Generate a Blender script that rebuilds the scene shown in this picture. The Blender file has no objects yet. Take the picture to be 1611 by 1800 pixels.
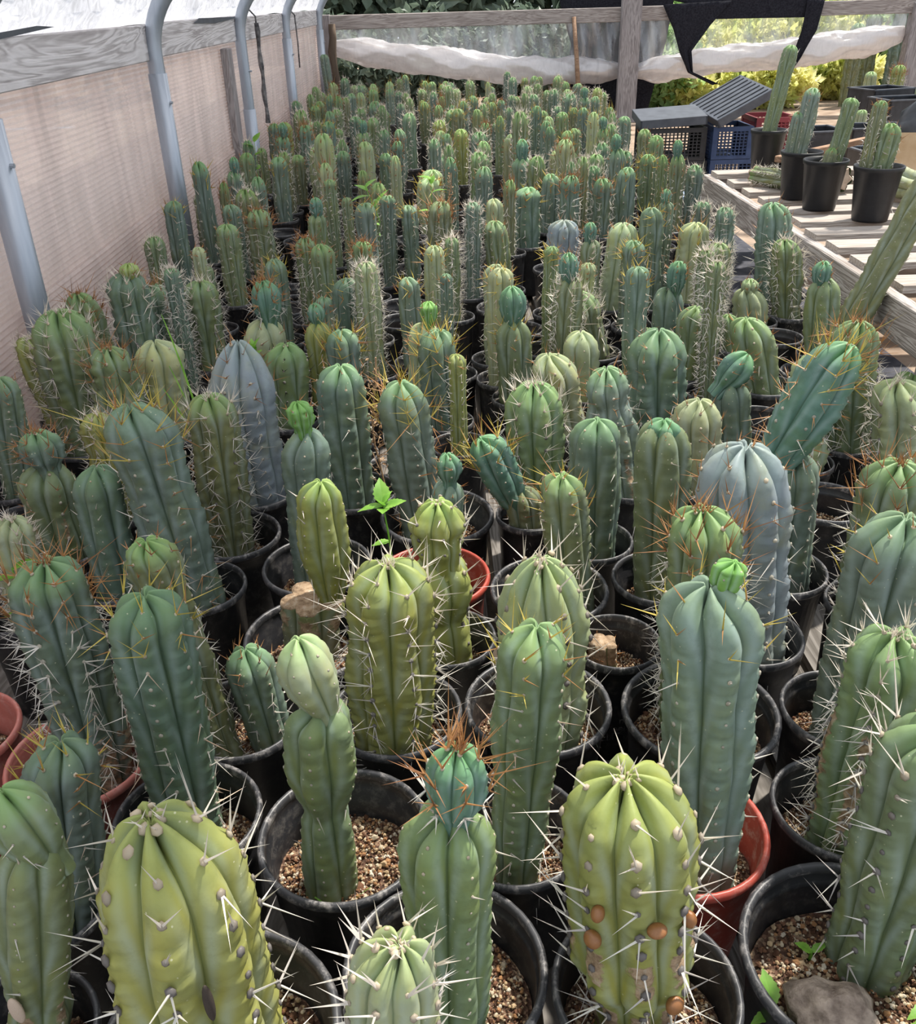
import bpy, math, random
import numpy as np
from mathutils import Vector, Matrix, Euler

# ------------------------------------------------------------------ camera, sky, sun, exposure
scene = bpy.context.scene
col = scene.collection
CAM_H = 1.31
PITCH, ROLL, YAW = math.radians(29.6), math.radians(1.6), math.radians(-0.7)
def camera_axes():
    cy, sy = math.cos(YAW), math.sin(YAW)
    fwd = Vector((-sy, cy, 0)); right0 = Vector((cy, sy, 0))
    f = fwd * math.cos(PITCH) + Vector((0, 0, -math.sin(PITCH)))
    up0 = right0.cross(f)
    r = right0 * math.cos(ROLL) - up0 * math.sin(ROLL)
    return r, r.cross(f), f
_r, _u, _f = camera_axes()
cam_data = bpy.data.cameras.new('camera')
cam_data.sensor_fit = 'HORIZONTAL'; cam_data.sensor_width = 36.0
cam_data.lens = 36.0 * 1587.0 / 1611.0
cam_data.clip_start = 0.02; cam_data.clip_end = 200
cam = bpy.data.objects.new('camera', cam_data); col.objects.link(cam)
cam.matrix_world = Matrix(((_r.x, _u.x, -_f.x, 0), (_r.y, _u.y, -_f.y, 0), (_r.z, _u.z, -_f.z, CAM_H), (0, 0, 0, 1)))
scene.camera = cam

world = bpy.data.worlds.new('world'); scene.world = world; world.use_nodes = True
wn = world.node_tree.nodes; wl = world.node_tree.links
bgn = wn['Background']
bgn.inputs['Color'].default_value = (0.84, 0.91, 1.0, 1)
bgn.inputs['Strength'].default_value = 0.85

sun_d = bpy.data.lights.new('sun', 'SUN'); sun_d.energy = 5.2; sun_d.angle = math.radians(2.2); sun_d.color = (1.0, 0.95, 0.86)
sun = bpy.data.objects.new('sun', sun_d); col.objects.link(sun)
SUN_DIR = Vector((0.34, 0.30, 0.89)).normalized()        # towards the sun: high, behind and to the right
sun.rotation_euler = (SUN_DIR).to_track_quat('Z', 'Y').to_euler()
sun.location = (3, 3, 9)

vs = scene.view_settings
vs.view_transform = 'Standard'; vs.look = 'None'; vs.gamma = 1.0; vs.use_curve_mapping = False
vs.exposure = 0.5

# ------------------------------------------------------------------ helpers
def tag(o, label=None, cat=None, group=None, kind=None):
    if label: o['label'] = label
    if cat: o['category'] = cat
    if group: o['group'] = group
    if kind: o['kind'] = kind
    return o
def empty(name, loc=(0, 0, 0)):
    o = bpy.data.objects.new(name, None); col.objects.link(o); o.location = loc
    o.empty_display_size = .05
    return o
def link(name, me, mat=None, parent=None, loc=(0, 0, 0), rot=(0, 0, 0), scale=(1, 1, 1)):
    o = bpy.data.objects.new(name, me); col.objects.link(o)
    if mat and not me.materials: me.materials.append(mat)
    o.parent = parent; o.location = loc; o.rotation_euler = rot; o.scale = scale
    return o
def mesh(name, v, f, smooth=False):
    me = bpy.data.meshes.new(name); me.from_pydata([tuple(map(float, p)) for p in v], [], [tuple(int(i) for i in q) for q in f]); me.update()
    if smooth: me.polygons.foreach_set('use_smooth', [True] * len(me.polygons))
    return me
def fast_mesh(name, v, quads=None, tris=None, smooth=True):
    """numpy arrays -> mesh"""
    me = bpy.data.meshes.new(name)
    v = np.asarray(v, np.float32)
    q = np.zeros((0, 4), np.int32) if quads is None else np.asarray(quads, np.int32)
    t = np.zeros((0, 3), np.int32) if tris is None else np.asarray(tris, np.int32)
    me.vertices.add(len(v)); me.vertices.foreach_set('co', v.ravel())
    idx = np.concatenate([q.ravel(), t.ravel()])
    me.loops.add(len(idx)); me.loops.foreach_set('vertex_index', idx)
    me.polygons.add(len(q) + len(t))
    ls = np.concatenate([np.arange(len(q)) * 4, len(q) * 4 + np.arange(len(t)) * 3]).astype(np.int32)
    me.polygons.foreach_set('loop_start', ls)
    me.polygons.foreach_set('use_smooth', np.full(len(q) + len(t), smooth))
    me.update(calc_edges=True); me.validate()
    return me
def fattr(me, name, vals):
    a = me.attributes.new(name, 'FLOAT', 'POINT'); a.data.foreach_set('value', np.asarray(vals, np.float32))
def cattr(me, name, vals):
    a = me.attributes.new(name, 'FLOAT_COLOR', 'POINT')
    c = np.ones((len(vals), 4), np.float32); c[:, :3] = vals
    a.data.foreach_set('color', c.ravel())
class MB:
    """collects boxes, tubes and sheets into one mesh"""
    def __init__(s): s.v = []; s.f = []
    def add(s, v, f):
        b = len(s.v); s.v += [tuple(p) for p in v]; s.f += [tuple(i + b for i in q) for q in f]
    def box(s, x0, x1, y0, y1, z0, z1, m=None):
        v = [Vector((x, y, z)) for z in (z0, z1) for y in (y0, y1) for x in (x0, x1)]
        if m is not None: v = [m @ p for p in v]
        s.add(v, [(0, 2, 3, 1), (4, 5, 7, 6), (0, 1, 5, 4), (2, 6, 7, 3), (0, 4, 6, 2), (1, 3, 7, 5)])
    def tube(s, pts, rad, n=10, cap=True):
        pts = [Vector(p) for p in pts]; rings = []
        rad = rad if hasattr(rad, '__len__') else [rad] * len(pts)
        up = None
        for i, p in enumerate(pts):
            d = (pts[min(i + 1, len(pts) - 1)] - pts[max(i - 1, 0)]).normalized()
            if up is None: up = Vector((0, 0, 1)) if abs(d.z) < .9 else Vector((1, 0, 0))
            a = d.cross(up).normalized(); b = a.cross(d).normalized(); up = b
            rings.append([p + (a * math.cos(k * 2 * math.pi / n) + b * math.sin(k * 2 * math.pi / n)) * rad[i] for k in range(n)])
        v = [q for r in rings for q in r]; f = []
        for i in range(len(rings) - 1):
            for k in range(n): f.append((i * n + k, i * n + (k + 1) % n, (i + 1) * n + (k + 1) % n, (i + 1) * n + k))
        if cap: f.append(tuple(range(n - 1, -1, -1))); f.append(tuple((len(rings) - 1) * n + k for k in range(n)))
        s.add(v, f)
    def lathe(s, prof, n=32):
        v = []; f = []
        for (r, z) in prof:
            for k in range(n): v.append((r * math.cos(2 * math.pi * k / n), r * math.sin(2 * math.pi * k / n), z))
        for i in range(len(prof) - 1):
            for k in range(n): f.append((i * n + k, i * n + (k + 1) % n, (i + 1) * n + (k + 1) % n, (i + 1) * n + k))
        s.add(v, f)
    def build(s, name, mat, parent=None, smooth=False, **kw):
        return link(name, mesh(name, s.v, s.f, smooth), mat, parent, **kw)
def bevel(o, w=.004, seg=1):
    m = o.modifiers.new('bevel', 'BEVEL'); m.width = w; m.segments = seg; m.limit_method = 'ANGLE'
    return o

# ------------------------------------------------------------------ materials
def new_mat(name):
    m = bpy.data.materials.new(name); m.use_nodes = True
    nt = m.node_tree; b = nt.nodes['Principled BSDF']
    return m, nt, b
def N(nt, typ, **kw):
    n = nt.nodes.new(typ)
    for k, v in kw.items():
        if k in n.inputs: n.inputs[k].default_value = v
        else: setattr(n, k, v)
    return n
def ramp(nt, stops, interp='LINEAR'):
    n = nt.nodes.new('ShaderNodeValToRGB'); e = n.color_ramp.elements; n.color_ramp.interpolation = interp
    while len(e) > 1: e.remove(e[-1])
    e[0].position = stops[0][0]; e[0].color = (*stops[0][1], 1)
    for p, c in stops[1:]:
        q = e.new(p); q.color = (*c, 1)
    return n
def mixc(nt, a, b, fac, blend='MIX'):
    n = nt.nodes.new('ShaderNodeMix'); n.data_type = 'RGBA'; n.blend_type = blend
    for s, v in ((6, a), (7, b), (0, fac)):
        if hasattr(v, 'is_output'): nt.links.new(v, n.inputs[s])
        elif s == 0: n.inputs[0].default_value = v
        else: n.inputs[s].default_value = (*v, 1)
    return n.outputs[2]
def math_(nt, op, a, b=None, c=None, clamp=False):
    n = nt.nodes.new('ShaderNodeMath'); n.operation = op; n.use_clamp = clamp
    for i, v in enumerate((a, b, c)):
        if v is None: continue
        if hasattr(v, 'is_output'): nt.links.new(v, n.inputs[i])
        else: n.inputs[i].default_value = v
    return n.outputs[0]
def noise(nt, vec, scale, detail=3, rough=.55, dist=0):
    n = N(nt, 'ShaderNodeTexNoise', Scale=scale, Detail=detail, Roughness=rough, Distortion=dist)
    if vec is not None: nt.links.new(vec, n.inputs['Vector'])
    return n.outputs['Fac']
def bump(nt, b, h, strength=.3, dist=.01):
    n = N(nt, 'ShaderNodeBump', Strength=strength, Distance=dist)
    nt.links.new(h, n.inputs['Height']); nt.links.new(n.outputs[0], b.inputs['Normal'])
def mapping(nt, out, scale=(1, 1, 1)):
    n = nt.nodes.new('ShaderNodeMapping'); n.inputs['Scale'].default_value = scale
    nt.links.new(out, n.inputs['Vector']); return n.outputs[0]
def objc(nt): return nt.nodes.new('ShaderNodeTexCoord').outputs['Object']
def simple(name, c1, c2, scale=8, rough=.6, bumps=.2, bd=.004, stretch=(1, 1, 1), spec=.4, metal=0, detail=4):
    m, nt, b = new_mat(name)
    vec = mapping(nt, objc(nt), stretch)
    f = noise(nt, vec, scale, detail)
    rp = ramp(nt, [(.3, c1), (.7, c2)]); nt.links.new(f, rp.inputs[0])
    nt.links.new(rp.outputs[0], b.inputs['Base Color'])
    b.inputs['Roughness'].default_value = rough; b.inputs['Specular IOR Level'].default_value = spec; b.inputs['Metallic'].default_value = metal
    if bumps: bump(nt, b, f, bumps, bd)
    return m

def cactus_material():
    m, nt, b = new_mat('cactus_skin')
    L = nt.links.new
    oi = nt.nodes.new('ShaderNodeObjectInfo'); tc = nt.nodes.new('ShaderNodeTexCoord')
    at = {}
    for k in ('crest', 'hgt', 'tip', 'cork'):
        a = nt.nodes.new('ShaderNodeAttribute'); a.attribute_name = k; at[k] = a.outputs['Fac']
    off = nt.nodes.new('ShaderNodeVectorMath'); off.operation = 'ADD'
    L(tc.outputs['Object'], off.inputs[0])
    cmb = nt.nodes.new('ShaderNodeCombineXYZ'); rnd = math_(nt, 'MULTIPLY', oi.outputs['Random'], 17.0)
    L(rnd, cmb.inputs[0]); L(rnd, cmb.inputs[2]); L(cmb.outputs[0], off.inputs[1])
    V = off.outputs[0]
    base = oi.outputs['Color']
    n1 = noise(nt, V, 11, 4, .6, .6)
    # mottling towards a yellower and a duller, greyer tone of the same skin
    yel = mixc(nt, base, (1.25, 1.12, .62), 1.0, 'MULTIPLY')
    f1 = math_(nt, 'MULTIPLY', math_(nt, 'SUBTRACT', n1, .45, clamp=True), 2.6, clamp=True)
    c = mixc(nt, base, yel, f1)
    # waxy bloom feathering out of the furrows
    wv = math_(nt, 'ADD', math_(nt, 'MULTIPLY', at['hgt'], 55.0), math_(nt, 'MULTIPLY', at['crest'], -7.0))
    wv = math_(nt, 'ADD', wv, math_(nt, 'MULTIPLY', noise(nt, V, 7, 2), 9.0))
    sn = math_(nt, 'MULTIPLY', math_(nt, 'ADD', math_(nt, 'SINE', wv), 1.0), .5)
    side = math_(nt, 'MULTIPLY', math_(nt, 'MULTIPLY', at['crest'], math_(nt, 'SUBTRACT', 1.0, at['crest'], clamp=True)), 4.0)
    sn = math_(nt, 'MULTIPLY', sn, math_(nt, 'POWER', side, 1.5))
    bloom = math_(nt, 'MULTIPLY', sn, .6)
    pale = mixc(nt, base, (.40, .49, .50), .45)
    c = mixc(nt, c, pale, bloom)
    n2 = noise(nt, V, 28, 5, .65)
    c = mixc(nt, c, mixc(nt, base, (.55, .55, .5), 1.0, 'MULTIPLY'), math_(nt, 'MULTIPLY', math_(nt, 'SUBTRACT', n2, .5, clamp=True), 2.2, clamp=True))
    # a thin darker line along the bottom of each furrow
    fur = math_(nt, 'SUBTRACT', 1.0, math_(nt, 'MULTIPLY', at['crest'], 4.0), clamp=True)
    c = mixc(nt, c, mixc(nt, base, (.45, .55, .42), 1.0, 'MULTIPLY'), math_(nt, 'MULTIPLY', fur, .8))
    # fresh growth at the tip
    fresh = mixc(nt, base, (.20, .46, .10), .55)
    c = mixc(nt, c, fresh, math_(nt, 'MULTIPLY', at['tip'], .75))
    # small pale flecks
    vo = N(nt, 'ShaderNodeTexVoronoi', Scale=95.0); L(V, vo.inputs['Vector'])
    fl = math_(nt, 'LESS_THAN', vo.outputs['Distance'], .11)
    fl = math_(nt, 'MULTIPLY', fl, math_(nt, 'GREATER_THAN', noise(nt, V, 16, 2), .55))
    c = mixc(nt, c, (.62, .60, .42), math_(nt, 'MULTIPLY', fl, .55))
    # corky scars
    ck = math_(nt, 'ADD', at['cork'], math_(nt, 'MULTIPLY', math_(nt, 'SUBTRACT', noise(nt, V, 34, 4, .7), .5), 1.3))
    ckm = math_(nt, 'MULTIPLY', math_(nt, 'SUBTRACT', ck, .48, clamp=True), 7.0, clamp=True)
    ckm = math_(nt, 'MULTIPLY', ckm, math_(nt, 'GREATER_THAN', at['cork'], .02))
    cr = ramp(nt, [(.3, (.13, .075, .04)), (.55, (.34, .24, .15)), (.75, (.45, .38, .30))]); L(noise(nt, V, 70, 4, .7), cr.inputs[0])
    c = mixc(nt, c, cr.outputs[0], ckm)
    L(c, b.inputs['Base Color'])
    ro = math_(nt, 'ADD', .42, math_(nt, 'MULTIPLY', n2, .25)); ro = math_(nt, 'ADD', ro, math_(nt, 'MULTIPLY', ckm, .3), clamp=True)
    L(ro, b.inputs['Roughness'])
    b.inputs['Specular IOR Level'].default_value = .35
    hh = math_(nt, 'ADD', math_(nt, 'MULTIPLY', n2, .35), math_(nt, 'MULTIPLY', math_(nt, 'MULTIPLY', ckm, noise(nt, V, 110, 3)), 1.6))
    bump(nt, b, hh, .35, .004)
    return m
def spine_material():
    m, nt, b = new_mat('spine_horn')
    a = nt.nodes.new('ShaderNodeAttribute'); a.attribute_name = 'col'
    nt.links.new(a.outputs['Color'], b.inputs['Base Color']); b.inputs['Roughness'].default_value = .5
    tr = nt.nodes.new('ShaderNodeBsdfTranslucent'); nt.links.new(a.outputs['Color'], tr.inputs[0])
    mx = nt.nodes.new('ShaderNodeMixShader'); mx.inputs[0].default_value = .4
    nt.links.new(b.outputs[0], mx.inputs[1]); nt.links.new(tr.outputs[0], mx.inputs[2])
    nt.links.new(mx.outputs[0], nt.nodes['Material Output'].inputs[0])
    return m
def pot_material(name, c1, c2, dust, amount):
    m, nt, b = new_mat(name); V = objc(nt); L = nt.links.new
    oi = nt.nodes.new('ShaderNodeObjectInfo')
    n1 = noise(nt, V, 14, 4); rp = ramp(nt, [(.3, c1), (.75, c2)]); L(n1, rp.inputs[0])
    n2 = noise(nt, V, 46, 6, .75)
    d = math_(nt, 'MULTIPLY', math_(nt, 'SUBTRACT', n2, .5, clamp=True), 5.0, clamp=True)
    d = math_(nt, 'MULTIPLY', d, math_(nt, 'MULTIPLY', math_(nt, 'ADD', oi.outputs['Random'], .25), amount))
    L(mixc(nt, rp.outputs[0], dust, d), b.inputs['Base Color'])
    b.inputs['Roughness'].default_value = .42; b.inputs['Specular IOR Level'].default_value = .45
    bump(nt, b, n2, .12, .002)
    return m
def soil_material():
    m, nt, b = new_mat('gritty_potting_mix'); V = objc(nt); L = nt.links.new
    vo = N(nt, 'ShaderNodeTexVoronoi', Scale=210.0); L(V, vo.inputs['Vector'])
    rp = ramp(nt, [(0, (.04, .018, .010)), (.45, (.09, .042, .024)), (.62, (.18, .10, .06)), (.8, (.34, .24, .15)), (1, (.50, .42, .31))]); L(vo.outputs['Color'], rp.inputs[0])
    L(rp.outputs[0], b.inputs['Base Color']); b.inputs['Roughness'].default_value = .9
    bump(nt, b, vo.outputs['Distance'], .8, .006)
    return m
def wood_material(name, c1, c2, c3, axis='y', scale=9):
    m, nt, b = new_mat(name); L = nt.links.new
    st = {'x': (.08, 1, 1), 'y': (1, .08, 1), 'z': (1, 1, .08)}[axis]
    V = mapping(nt, objc(nt), st)
    f = noise(nt, V, scale * 3, 6, .7, 1.6); g = noise(nt, V, scale, 3, .5, 3.0)
    wv = math_(nt, 'MULTIPLY', math_(nt, 'ADD', math_(nt, 'SINE', math_(nt, 'MULTIPLY', g, 46.0)), 1.0), .5)
    rp = ramp(nt, [(.25, c1), (.55, c2), (.85, c3)]); L(math_(nt, 'ADD', math_(nt, 'MULTIPLY', f, .7), math_(nt, 'MULTIPLY', wv, .3)), rp.inputs[0])
    L(rp.outputs[0], b.inputs['Base Color']); b.inputs['Roughness'].default_value = .85; b.inputs['Specular IOR Level'].default_value = .2
    bump(nt, b, wv, .35, .004)
    return m
def film_material(name, colr, clear, gloss=.15, trans=.5, scale=6, streak=0):
    """thin plastic: see-through share, milky scattering and a glossy skin"""
    m, nt, b = new_mat(name); L = nt.links.new
    nt.nodes.remove(b)
    V = objc(nt); n1 = noise(nt, mapping(nt, V, (1, 1, .35)), scale, 5, .6, 1.2)
    df = nt.nodes.new('ShaderNodeBsdfDiffuse'); df.inputs[0].default_value = (*colr, 1)
    tl = nt.nodes.new('ShaderNodeBsdfTranslucent'); tl.inputs[0].default_value = (*colr, 1)
    tp = nt.nodes.new('ShaderNodeBsdfTransparent'); tp.inputs[0].default_value = (.93, .95, .97, 1)
    gl = nt.nodes.new('ShaderNodeBsdfGlossy'); gl.inputs['Roughness'].default_value = .22; gl.inputs[0].default_value = (.9, .92, .95, 1)
    if streak:
        rp = ramp(nt, [(.35, tuple(c * (1 - streak) for c in colr)), (.6, colr)]); L(noise(nt, mapping(nt, V, (2.5, 1, .25)), scale * 2, 5, .65, 2.0), rp.inputs[0])
        L(rp.outputs[0], df.inputs[0]); L(rp.outputs[0], tl.inputs[0])
    def mx(a, c, f):
        q = nt.nodes.new('ShaderNodeMixShader')
        if hasattr(f, 'is_output'): L(f, q.inputs[0])
        else: q.inputs[0].default_value = f
        L(a, q.inputs[1]); L(c, q.inputs[2]); return q.outputs[0]
    milky = mx(df.outputs[0], tl.outputs[0], trans)
    milky = mx(milky, gl.outputs[0], gloss)
    fac = math_(nt, 'ADD', clear, math_(nt, 'MULTIPLY', math_(nt, 'SUBTRACT', .5, n1), .9), clamp=True) if clear > 0 else 0.0
    L(mx(milky, tp.outputs[0], fac), nt.nodes['Material Output'].inputs[0])
    return m
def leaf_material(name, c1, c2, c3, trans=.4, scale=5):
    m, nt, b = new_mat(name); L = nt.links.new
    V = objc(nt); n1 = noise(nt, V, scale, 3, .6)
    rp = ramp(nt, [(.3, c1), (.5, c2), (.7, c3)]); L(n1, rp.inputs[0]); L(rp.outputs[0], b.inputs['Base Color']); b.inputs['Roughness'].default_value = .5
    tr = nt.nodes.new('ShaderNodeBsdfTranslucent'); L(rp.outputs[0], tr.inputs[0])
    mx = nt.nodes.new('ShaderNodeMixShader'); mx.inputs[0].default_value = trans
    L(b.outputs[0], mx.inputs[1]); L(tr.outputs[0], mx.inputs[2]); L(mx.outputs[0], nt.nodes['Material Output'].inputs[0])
    return m

M = dict(
    cactus=cactus_material(), spine=spine_material(), soil=soil_material(),
    pot_k=pot_material('black_pot_plastic', (.012, .012, .014), (.022, .022, .025), (.16, .145, .13), .42),
    pot_r=pot_material('red_pot_plastic', (.30, .045, .030), (.40, .075, .05), (.55, .38, .32), .5),
    pot_q=pot_material('faded_pink_pot_plastic', (.42, .13, .10), (.50, .18, .15), (.62, .46, .42), .6),
    grit=None,
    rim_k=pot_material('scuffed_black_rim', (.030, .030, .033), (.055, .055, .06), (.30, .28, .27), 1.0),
    pot_clean=pot_material('clean_black_pot_plastic', (.012, .012, .014), (.018, .018, .021), (.08, .08, .08), .15),
    rail=wood_material('pale_rail_wood', (.34, .31, .31), (.58, .55, .55), (.70, .67, .68), 'y', 6),
    wood=wood_material('weathered_grey_wood', (.20, .17, .15), (.42, .37, .34), (.60, .56, .53), 'y'),
    woodx=wood_material('weathered_grey_wood_across', (.18, .15, .14), (.34, .30, .28), (.47, .43, .41), 'x'),
    woodz=wood_material('grey_post_wood', (.17, .15, .15), (.30, .27, .27), (.40, .37, .37), 'z'),
    slat=wood_material('silvered_slat_wood', (.26, .22, .19), (.42, .37, .33), (.52, .47, .43), 'x'),
    deck=wood_material('deck_wood', (.08, .07, .06), (.17, .155, .14), (.24, .22, .20), 'y'),
    lath=wood_material('brown_stick_wood', (.20, .12, .08), (.32, .20, .13), (.42, .29, .2), 'x'),
    zinc=simple('galvanised_pipe', (.30, .34, .40), (.44, .48, .54), 24, .42, .08, .002, (1, 1, .12), .5, .55),
    panel=film_material('corrugated_panel_plastic', (.90, .80, .76), .30, .06, .66, 2, .15),
    roof=film_material('white_roof_film', (.96, .95, .98), .0, .05, .72, 7, .28),
    curtain=film_material('clear_curtain_film', (.85, .86, .90), .66, .28, .45, 5),
    roll=film_material('milky_rolled_film', (.74, .69, .68), .05, .16, .5, 9),
    shade=simple('black_shade_cloth', (.010, .010, .014), (.028, .028, .036), 60, .9, .2, .003, spec=.1),
    blackp=simple('black_plastic', (.016, .017, .020), (.04, .042, .05), 12, .38, .1, .003, spec=.45),
    greyp=simple('dark_grey_tray_plastic', (.05, .055, .07), (.09, .10, .12), 12, .45, .1, .003, spec=.5),
    bluep=simple('blue_crate_plastic', (.02, .04, .10), (.04, .07, .16), 12, .45, .1, .003),
    redp=simple('red_crate_plastic', (.16, .02, .03), (.26, .04, .05), 12, .5, .1, .003),
    concrete=simple('concrete_block', (.24, .22, .20), (.40, .38, .35), 30, .95, .5, .004, spec=.1),
    card=simple('cardboard', (.42, .28, .16), (.55, .40, .26), 9, .9, .1, .003, spec=.1),
    mat_=simple('black_weed_mat', (.028, .030, .042), (.075, .075, .09), 18, .8, .3, .004, spec=.25),
    earth=simple('dry_earth', (.20, .14, .10), (.40, .31, .24), 5, .95, .6, .02, spec=.1, detail=8),
    dirt=simple('dark_bench_dirt', (.035, .028, .022), (.10, .08, .06), 14, .95, .5, .01, spec=.1),
    stone=simple('brown_grey_stone', (.12, .085, .065), (.50, .40, .32), 42, .6, .9, .012, spec=.3, detail=10),
    strap=simple('old_rubber_strap', (.03, .03, .035), (.22, .21, .21), 30, .8, .3, .003),
    leaf=leaf_material('weed_leaf', (.12, .30, .03), (.22, .46, .06), (.36, .58, .12), .45, 20),
    dry=simple('dry_weed', (.22, .13, .07), (.42, .28, .16), 30, .9, .2, .003),
    blister=simple('brown_blister_scar', (.16, .06, .02), (.34, .15, .05), 40, .28, .2, .002, spec=.5),
    cutface=simple('dried_cut_face', (.42, .30, .22), (.62, .50, .40), 40, .9, .4, .003),
    wound=simple('dark_wound', (.02, .015, .013), (.09, .065, .05), 40, .8, .5, .003),
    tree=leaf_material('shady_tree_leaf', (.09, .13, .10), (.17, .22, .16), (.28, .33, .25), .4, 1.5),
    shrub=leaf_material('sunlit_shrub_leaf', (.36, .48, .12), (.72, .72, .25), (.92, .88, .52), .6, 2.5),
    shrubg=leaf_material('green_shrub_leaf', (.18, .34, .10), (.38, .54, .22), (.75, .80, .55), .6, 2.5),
    bark=simple('bark', (.06, .045, .035), (.16, .12, .09), 12, .95, .5, .02, (1, 1, .2), .1),
)
COL = dict(y=(.245, .262, .080), g=(.152, .192, .098), b=(.122, .168, .130), B=(.205, .250, .275), B2=(.160, .198, .160),
           p=(.290, .318, .190), o=(.158, .172, .088), t=(.088, .172, .132), n=(.140, .285, .068))


# ------------------------------------------------------------------ the setting
XW, YB = -1.30, 11.70          # inner face of the plastic side wall, back wall line
rng = np.random.default_rng(11); random.seed(11)

m_ = MB(); m_.box(XW - .02, 7.5, -.6, 13.0, -.10, -.024)
tag(m_.build('floor', M['dirt']), 'dark dirt floor under the plank deck', 'floor', kind='structure')
# outside ground as one gently uneven sheet
def ground_sheet():
    nx, ny = 60, 40; v = []; f = []
    for j in range(ny):
        for i in range(nx):
            x = -14 + i * 30 / (nx - 1); y = 13.0 + (j * 22 / (ny - 1))
            v.append((x, y, -.03 + .05 * math.sin(x * 1.7) * math.sin(y * 1.3) * min(1, (y - 13) * .6)))
    for j in range(ny - 1):
        for i in range(nx - 1):
            a = j * nx + i; f.append((a, a + 1, a + nx + 1, a + nx))
    return mesh('ground', v, f, True)
tag(link('ground', ground_sheet(), M['earth']), 'dry earth outside behind the greenhouse', 'ground', kind='structure')
m_ = MB(); m_.box(-9, XW - .03, -1.5, 13.0, -.12, -.05)
tag(m_.build('ground', M['earth']), 'dry earth outside along the plastic side wall', 'ground', kind='structure')
m_ = MB(); m_.box(1.47, 1.86, .6, 5.9, -.024, -.018)
tag(m_.build('weed_mat', M['mat_']), 'black woven weed mat on the path beside the slatted table', 'weed mat', kind='structure')
m_ = MB(); m_.box(1.86, 7.2, .6, 12.6, -.024, -.019)
tag(m_.build('path_ground', M['earth']), 'dry straw-coloured path ground under the slatted table', 'ground', kind='structure')

deck = tag(empty('plank_deck', (0, 0, 0)), 'weathered plank deck under the rows of pots', 'deck', kind='structure')
pl = {}
for i in range(16):
    for j in range(3):
        L_ = 3.95
        if L_ not in pl:
            q = MB(); q.box(-.075, .075, 0, L_, -.022, 0); pl[L_] = mesh('plank', q.v, q.f)
        o = link('plank', pl[L_], M['deck'], deck, (-1.19 + i * .172 + random.uniform(-.004, .004), -.25 + j * 3.96, random.uniform(-.0012, 0)))

# --- left wall: corrugated panels, top rail, posts
wall = tag(empty('wall_left', (XW, 0, 0)), 'side wall of translucent corrugated plastic panels under a wooden rail', 'wall', kind='structure')
def corrugated(y0, y1, z0, z1, pitch):
    v = []; f = []; nz = int((z1 - z0) / pitch) * 4
    for j in range(nz + 1):
        z = z0 + (z1 - z0) * j / nz; k = j % 4
        x = (0, .0034, 0, -.0034)[k]
        v += [(x, y0, z), (x, y1, z)]
    for j in range(nz): f.append((2 * j, 2 * j + 1, 2 * j + 3, 2 * j + 2))
    return mesh('panel', v, f)
ys = [.4, 2.6, 4.45, 6.75, 8.85, 11.72]
for a, b_ in zip(ys[:-1], ys[1:]):
    o = link('panel', corrugated(a, b_, 0, 1.12, .0185), M['panel'], wall, (-.012, 0, -.02))
    md = o.modifiers.new('thickness', 'SOLIDIFY'); md.thickness = .004
for (a, b_, dz, dy) in ((.4, 4.72, 0, .012), (4.72, 6.7, .006, -.004), (6.7, 11.72, -.004, .004)):
    q = MB(); q.box(0, .042, a, b_ - .004, 1.102 + dz, 1.244 + dz)
    bevel(q.build('rail', M['rail'], wall, loc=(-.006 + dy * .3, 0, 0)), .004)
q = MB(); q.box(.0, .045, 6.22, 6.36, -.02, 1.08); bevel(q.build('stud', M['woodz'], wall), .004)
q = MB(); q.box(.0, .03, .4, 11.7, -.02, .52); 
for a, b_ in zip(ys[:-1], ys[1:]):
    link('lower_panel', corrugated(a, b_, 0, .53, .0185), M['panel'], wall, (.006, 0, -.02))
# low kick strip where the panels meet the ground
kv = MB(); kv.box(.012, .022, .4, 11.7, -.02, .10); kv.build('kickboard', M['woodx'], wall)

def hoop_path(y):
    pts = [(-1.245, y, z) for z in np.linspace(-.03, 1.12, 8)]
    R = .36
    for a in np.linspace(0, math.radians(52), 9)[1:]:
        pts.append((-1.245 + R * (1 - math.cos(a)), y, 1.12 + R * math.sin(a)))
    x0, z0 = pts[-1][0], pts[-1][2]
    for t in np.linspace(0, 1, 9)[1:]:
        pts.append((x0 + (2.8 - x0) * t, y, z0 + 1.25 * math.sin(t * math.pi / 2)))
    right = [(5.6 - p[0], y, p[2]) for p in pts[::-1][1:]]
    return pts, right
for k, y in enumerate((2.75, 4.55, 6.64, 8.75, 11.38)):
    t = tag(empty('greenhouse_hoop', (-1.245, y, 0)), ['bent galvanised pipe hoop rising at the open corner of the plastic wall',
        'bent galvanised pipe hoop beside the knotted rail joint', 'bent galvanised pipe hoop next to the wooden stud and hanging strap',
        'bent galvanised pipe hoop beside the thin hook', 'bent galvanised pipe hoop by the corner post'][k], 'hoop', 'pipe hoops along the wall')
    pts, right = hoop_path(y)
    q = MB(); q.tube([(p[0] + 1.245, 0, p[2]) for p in pts + right], .036, 14); q.build('arch_pipe', M['zinc'], t, True)
    q = MB(); q.tube([(0, 0, -.02), (0, 0, 1.05 if k != 2 else .7)], .0415, 14); q.build('sleeve', M['zinc'], t, True)
    q = MB(); q.tube([(.03, -.01, .93), (.05, -.012, .93)], .007, 6); q.build('bolt', M['zinc'], t)

# pale bank and bushes just outside, seen faintly through the panels
q = MB(); q.box(-2.3, -1.72, -.5, 12.2, -.1, .66); tag(q.build('outside_bank', M['earth']), 'earth bank outside the plastic side wall', 'bank', kind='structure')
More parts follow.
